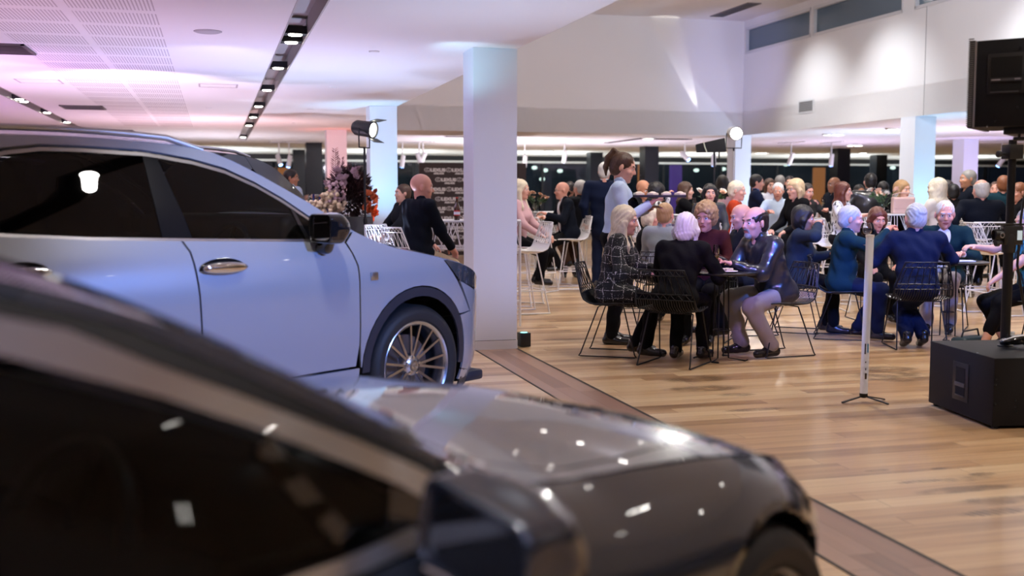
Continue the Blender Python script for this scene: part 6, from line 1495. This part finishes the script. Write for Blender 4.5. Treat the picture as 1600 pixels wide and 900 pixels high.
k_ = MB(); k_.tube([(-.03, 0, .66), (-.085, 0, .66)], .008, 8); k_.lathe([(0, 0), (.02, 0), (.022, .02), (0, .02)], c=(-.10, 0, .66), M=Matrix.Rotation(PI/2, 3, 'Y'), n=8); k_.build('knob', BLKP, pole)
k_ = MB(); k_.span((-.05, -.04, ztop_-SH_-.12), (.05, .04, ztop_-SH_-.03)); k_.tube([(-.04, 0, ztop_-SH_-.09), (-.10, 0, ztop_-SH_-.09)], .01, 8); k_.lathe([(0, 0), (.022, 0), (.022, .02), (0, .02)], c=(-.11, 0, ztop_-SH_-.09), M=Matrix.Rotation(PI/2, 3, 'Y'), n=8); k_.build('top_clamp', BLKP, pole, bevel=.003)
LU = at_d(1511, 66, 5.75)
th_ = -math.radians(50); q_ = at_d(1513, 130, 5.95); ct, st_ = math.cos(th_), math.sin(th_)
spk = empty('loudspeaker', (q_[0]+ct*.305-st_*.22, q_[1]+st_*.305+ct*.22, ztop_+.028), th_, 'black loudspeaker cabinet on the pole at the upper right corner', 'speaker')
w2, dp, hh = .27, .22, .465
P_ = [(-w2-.0, -dp), (w2, -dp), (w2+.05, dp), (-w2+.02, dp)]
MB().prism([(-w2, -dp), (.24, -dp), (.36, dp*.6), (.30, dp), (-w2, dp)], 0, hh).build('cabinet', GRILL, spk, bevel=.006)
g = MB(); g.span((-w2-.035, -dp-.004, -.004), (-w2-.004, dp, hh+.004)); g.build('front_grille', mat('grille_mesh', (.05, .05, .055), .4, .5), spk, bevel=.006)
g = MB()
for i in range(42): g.span((-w2-.039, -dp-.006, .006+i*.0114), (-w2-.012, -dp-.002, .012+i*.0114))
g.build('grille_ribs', mat('rib_grey', (.20, .20, .2), .4, .6), spk)
MB().span((-w2-.006, -dp-.002, .0), (-w2+.004, -dp+.003, hh)).build('edge_trim', SATIN, spk)
MB().span((-.21, -dp-.004, .175), (-.01, -dp+.001, .39)).build('handle_plate', BLKP, spk, bevel=.003)
MB().span((-.19, -dp-.006, .265), (-.035, -dp-.003, .37)).build('handle_recess', SHELL, spk)
MB().span((-.19, -dp-.0065, .192), (-.035, -dp-.003, .235)).build('lower_recess', SHELL, spk)
g = MB(); g.span((-.19, -dp-.010, .243), (-.035, -dp-.003, .256)); g.span((-.19, -dp-.009, .182), (-.05, -dp-.003, .187)); g.build('handle_bar', mat('handle_grey', (.08, .08, .09), .4), spk)
g = MB(); g.span((-.185, -dp-.011, .246), (-.14, -dp-.009, .253)); g.span((-.07, -dp-.011, .246), (-.04, -dp-.009, .253)); g.build('maker_plate', SATIN, spk)
for x_, z_ in ((-.18, .25), (-.05, .10), (-.16, .03), (.10, .02), (-.05, .41), (.07, .37), (-.2, .002), (0, .004)): MB().lathe([(0, -.003), (.004, -.002), (.005, .002)], c=(x_, -dp-.001, z_), M=Matrix.Rotation(PI/2, 3, 'X'), n=8).build('screw_head', SCREW, spk)
yk = MB(); yk.span((-.13, -.16, -.040), (.28, .12, -.002)); yk.tube([(-.08, -.15, -.065), (-.02, -.15, -.065)], .012, 8); yk.tube([(-.05, -.15, -.06), (-.05, -.15, -.03)], .008, 8); yk.build('mounting_bracket', BLKP, spk, bevel=.004)
cb = MB(); cb.tube([(PX+.22, PY-.1, ztop_+.08), (PX+.16, PY-.12, ztop_-.05), (PX+.06, PY-.08, ztop_-.18), (PX+.05, PY-.04, 1.25), (PX+.045, PY-.03, .95), (PX+.10, PY-.06, .62), (PX+.3, PY-.10, .48)], .008, 8)
tag(cb.build('speaker_cable', BLKP, smooth=60), 'black cable hanging beside the speaker pole', 'cable')
# microphone clamp arm resting on the subwoofer
cl_ = empty('stage_clamp', (PX+.02, PY-.10, SH_+.004), -.3, 'black clamp lamp lying on the subwoofer against the pole', 'lamp')
s = SDF(.006); s.ell((-.04, 0, .060), (.085, .05, .020), R=ry(-.25), k=.01).ell((-.02, 0, .045), (.06, .04, .025), k=.01); s.build('lamp_shell', mat('lamp_gloss', (.02, .02, .022), .15, coat=1), cl_)
MB().tube([(-.11, -.02, .05), (-.05, -.045, .078), (.02, -.04, .088)], .005, 6).build('bright_rim', mat('white_metal', (.78, .78, .8), .3), cl_, smooth=60)
MB().lathe([(0, -.07), (.026, -.07), (.03, -.05), (.03, .04), (.022, .05), (0, .05)], c=(.09, -.01, .05), M=Matrix.Rotation(PI/2, 3, 'Y'), n=16).build('barrel', BLKP, cl_, smooth=40)
MB().tube([(.10, 0, .07), (.17, .02, .10), (.26, .0, .03), (.33, -.03, .0)], .007, 6).tube([(.13, 0, .05), (.20, -.02, .06), (.30, -.06, .0)], .006, 6).build('cable', BLKP, cl_, smooth=60)
tag(MB().lathe([(0, 0), (.030, 0), (.036, .085), (.034, .085), (.028, .004), (0, .004)], n=20).build('paper_cup', mat('porcelain', (.8, .8, .8), .2), smooth=40, loc=(PX+.07, PY+.05, SH_+.004)), 'small white cup behind the speaker pole on the subwoofer', 'cup')
# video camera fixed to the pole
p = at_d(1540, 370, 5.9)
vc = empty('clamped_camera', (PX, PY, 1.14), -YAW, 'black video camera with small screen clamped to the speaker pole', 'camera')
MB().span((-.045, -.035, -.06), (.075, .035, .06)).build('camera_body', BLKP, vc, bevel=.006)
MB().lathe([(0, 0), (.036, 0), (.040, .05), (.034, .055), (.03, .035), (0, .03)], c=(-.045, 0, .0), M=Matrix.Rotation(-PI/2, 3, 'Y'), n=20).build('camera_lens', BLK, vc, smooth=40)
MB().tube([(-.075, -.038+.0*math.cos(t), 0) for t in (0, 1)], .002, 4).tube([(-.06+.012*math.cos(t), -.04, .0+.015*math.sin(t)) for t in np.linspace(0, 2*PI, 14, endpoint=False)], .003, 4, True).build('lens_mark', SATIN, vc)
MB().span((.035, -.040, -.03), (.065, -.036, .03)).build('screen', mat('screen_glow', (.4, .5, .55), .3, emit=(.5, .6, .65), es=.6), vc)
MB().span((-.08, -.03, .062), (.09, .03, .075)).build('top_handle', BLKP, vc, bevel=.004)
# white light tube on a little tripod
TP = at_z(1349, 628)
tb = empty('light_tube_stand', (TP[0], TP[1], 0), -YAW, 'slim white light tube standing on a small black tripod on open floor', 'lamp')
M_ = Matrix.Rotation(.012, 3, 'Y')
tb_h = 1.125
MB().lathe([(0, .045), (.024, .045), (.026, .05), (.026, tb_h), (.0, tb_h)], n=24, M=M_).build('tube', mat('tube_white', (.75, .76, .80), .25, emit=(.55, .62, .8), es=.14), tb, smooth=40)
MB().lathe([(0, tb_h), (.028, tb_h-.012), (.028, tb_h+.004), (0, tb_h+.006)], n=24, M=M_).build('end_cap', mat('cap_white', (.8, .8, .82), .4), tb, smooth=40)
MB().lathe([(0, .03), (.018, .03), (.027, .044), (.027, .06), (0, .06)], n=24).build('base_cap', BLKP, tb, smooth=40)
e_ = MB(); e_.span((-.004, -.029, .16), (.008, -.025, .20)); e_.span((-.010, -.029, .33), (-.002, -.026, .40)); e_.span((-.002, -.029, .22), (.003, -.026, .235)); e_.span((-.004, -.029, .27), (.002, -.026, .28)); e_.build('circuit_parts', mat('circuit_dark', (.05, .03, .02), .5), tb)
MB().span((.008, -.028, .34), (.016, -.024, .40)).build('blue_sticker', mat('sticker_blue', (.05, .3, .6), .5), tb)
for a in (200, 320, 20):
    q = math.radians(a); c_, s_ = math.cos(q), math.sin(q); P_ = [(c_*.015-s_*.006, s_*.015+c_*.006), (c_*.17-s_*.012, s_*.17+c_*.012), (c_*.175, s_*.175), (c_*.17+s_*.012, s_*.17-c_*.012), (c_*.015+s_*.006, s_*.015-c_*.006)]
    g = MB(); z0 = [.036, .004, .003, .004, .036]; n_ = 5
    g.add([(x_, y_, z) for (x_, y_), z in zip(P_, z0)]+[(x_, y_, z+.007) for (x_, y_), z in zip(P_, z0)], [tuple(range(n_)), tuple(range(n_, 2*n_))[::-1]]+[(i, (i+1) % n_, n_+(i+1) % n_, n_+i) for i in range(n_)]); g.build('leg', BLK, tb)
# small uplight box at the foot of the thick column
ub = empty('battery_uplight', (2.72, 9.56, 0), .1, 'small black battery uplight on the floor at the thick column foot', 'light')
MB().span((-.05, -.05, .004), (.05, .05, .13)).build('case', BLKP, ub, bevel=.006); MB().lathe([(0, .1315), (.032, .1315), (.036, .128)], n=18).build('lens', mat('teal_lens', (.2, .5, .5), .3, emit=(.2, .8, .8), es=3), ub)
for x_, y_, l in [(2.42, 15.2, 'at the pale blue column'), (2.42, 21.4, 'at the pink column'), (11.4, 15.1, 'at the broad white column'), (17.1, 21.2, 'at the narrower white column')]:
    ub = empty('battery_uplight', (x_, y_, 0), .1, 'small black battery uplight on the floor ' + l, 'light', 'uplights at the columns'); MB().span((-.05, -.05, .004), (.05, .05, .08)).build('case', BLKP, ub, bevel=.006)
# stage lamps on stands
def light_stand(x, y, h, label, m=BLK):
    r = empty('lighting_stand', (x, y, 0), .4, label, 'stand', 'lighting stands')
    MB().lathe([(0, .12), (.018, .12), (.018, h*.55), (.014, h*.55), (.014, h), (0, h)], n=12).build('pole', m, r, smooth=40)
    for a in (0, 120, 240):
        q = math.radians(a); MB().tube([(0, 0, .5), (math.cos(q)*.45, math.sin(q)*.45, .012)], .011, 6).build('leg', m, r)
    MB().lathe([(0, h*.55-.03), (.026, h*.55-.03), (.026, h*.55+.03), (0, h*.55+.03)], n=12).build('collar', BLKP, r); return r
SIL = mat('silver_body', (.5, .5, .5), .35, .4)
def fresnel(x, y, z, yaw, tilt, label, body, on, barn=True):
    r = empty('stage_lamp', (x, y, z), yaw, label, 'lamp', 'stage lamps on stands'); M = Matrix.Rotation(PI/2+tilt, 3, 'X')      # points along -y
    MB().lathe([(0, -.15), (.07, -.15), (.095, -.11), (.10, .12), (.11, .125), (.11, .14), (.09, .14), (.088, .12), (0, .12)], n=28, M=M).build('housing', body, r, smooth=40)
    MB().lathe([(0, .128), (.05, .127), (.087, .12)], n=28, M=M).build('lens', mat('hot_lens_%d' % int(on), (1, 1, 1), .2, emit=(1, .97, .86), es=on), r, smooth=60)
    yk = MB(); yk.tube([(-.115, 0, 0), (-.125, 0, -.10), (-.12, 0, -.235), (.12, 0, -.235), (.125, 0, -.10), (.115, 0, 0)], .009, 8); yk.tube([(0, 0, -.235), (0, 0, -.28)], .014, 8); yk.build('yoke', BLK, r, smooth=60)
    if barn:
        for s_, a in ((1, 'top'), (-1, 'bottom')):
            b = MB(); b.add([M @ Vector(q) for q in ((-.10, s_*.10, .135), (.10, s_*.10, .135), (.12, s_*.14, .24), (-.12, s_*.14, .24), (-.10, s_*.105, .133), (.10, s_*.105, .133), (.12, s_*.145, .238), (-.12, s_*.145, .238))], [(0, 1, 2, 3), (7, 6, 5, 4), (0, 4, 5, 1), (1, 5, 6, 2), (2, 6, 7, 3), (3, 7, 4, 0)]); b.build('barn_door', BLK, r)
    return r
p = at_d(569, 201, 13.6); light_stand(p[0], p[1], p[2]-.28, 'black lighting stand between the pink and pale blue columns')
fresnel(p[0], p[1], p[2], math.radians(50), .15, 'black stage lamp glowing at the pale blue column, seen from the side', BLKP, 14)
p = at_d(1147, 208, 17.2); light_stand(p[0], p[1], p[2]-.28, 'pale lighting stand in front of the corner column', SIL)
fresnel(p[0], p[1], p[2], -math.radians(12), .10, 'brightest stage lamp glaring at the camera by the corner column', SIL, 60, False)
lamp('stage_lamp_beam', 'SPOT', (p[0]-.0, p[1]-.3, p[2]-.03), 240, (1, .97, .9), (3.5, 8.0, .8), .08, 50, .6)
p = at_d(1110, 229, 16.2); r = empty('soft_box_lamp', tuple(p), -.35, 'black wedge-shaped cloth soft light left of the bright stage lamp', 'lamp')
M3_ = Matrix.Rotation(-.13, 3, 'Y')
b = MB(); P0 = [(-.21, -.05, -.06), (-.21, .09, -.06), (-.21, .09, .06), (-.21, -.05, .06)]; P1 = [(.22, -.10, -.11), (.22, .14, -.11), (.22, .14, .10), (.22, -.10, .10)]
b.add([M3_ @ Vector(q) for q in P0+P1], [(0, 1, 2, 3), (7, 6, 5, 4), (0, 4, 5, 1), (1, 5, 6, 2), (2, 6, 7, 3), (3, 7, 4, 0)]); b.build('cloth_hood', mat('hood_cloth', (.014, .015, .018), .8, bump=.5, bscale=12), r, bevel=.012)
MB().tube([M3_ @ Vector(q) for q in ((-.10, -.078, .075), (-.09, -.085, .0), (-.07, -.08, -.075))], .008, 6).build('strap', mat('strap_white', (.7, .75, .6), .5), r)
MB().tube([(.06, 0, -.08), (.06, 0, -.24)], .014, 8).tube([(.13, 0, -.08), (.13, 0, -.24)], .010, 8).build('bracket', BLK, r)
light_stand(p[0]+.06, p[1]-.02, p[2]-.22, 'thin dark lighting stand under the black soft light')
# narrow grazing beam on the back wall
lamp('wall_graze', 'SPOT', (10.35, YB-.12, 2.74), 160, (1, .95, .85), (9.75, YB-.02, 4.2), .01, 16, .5)
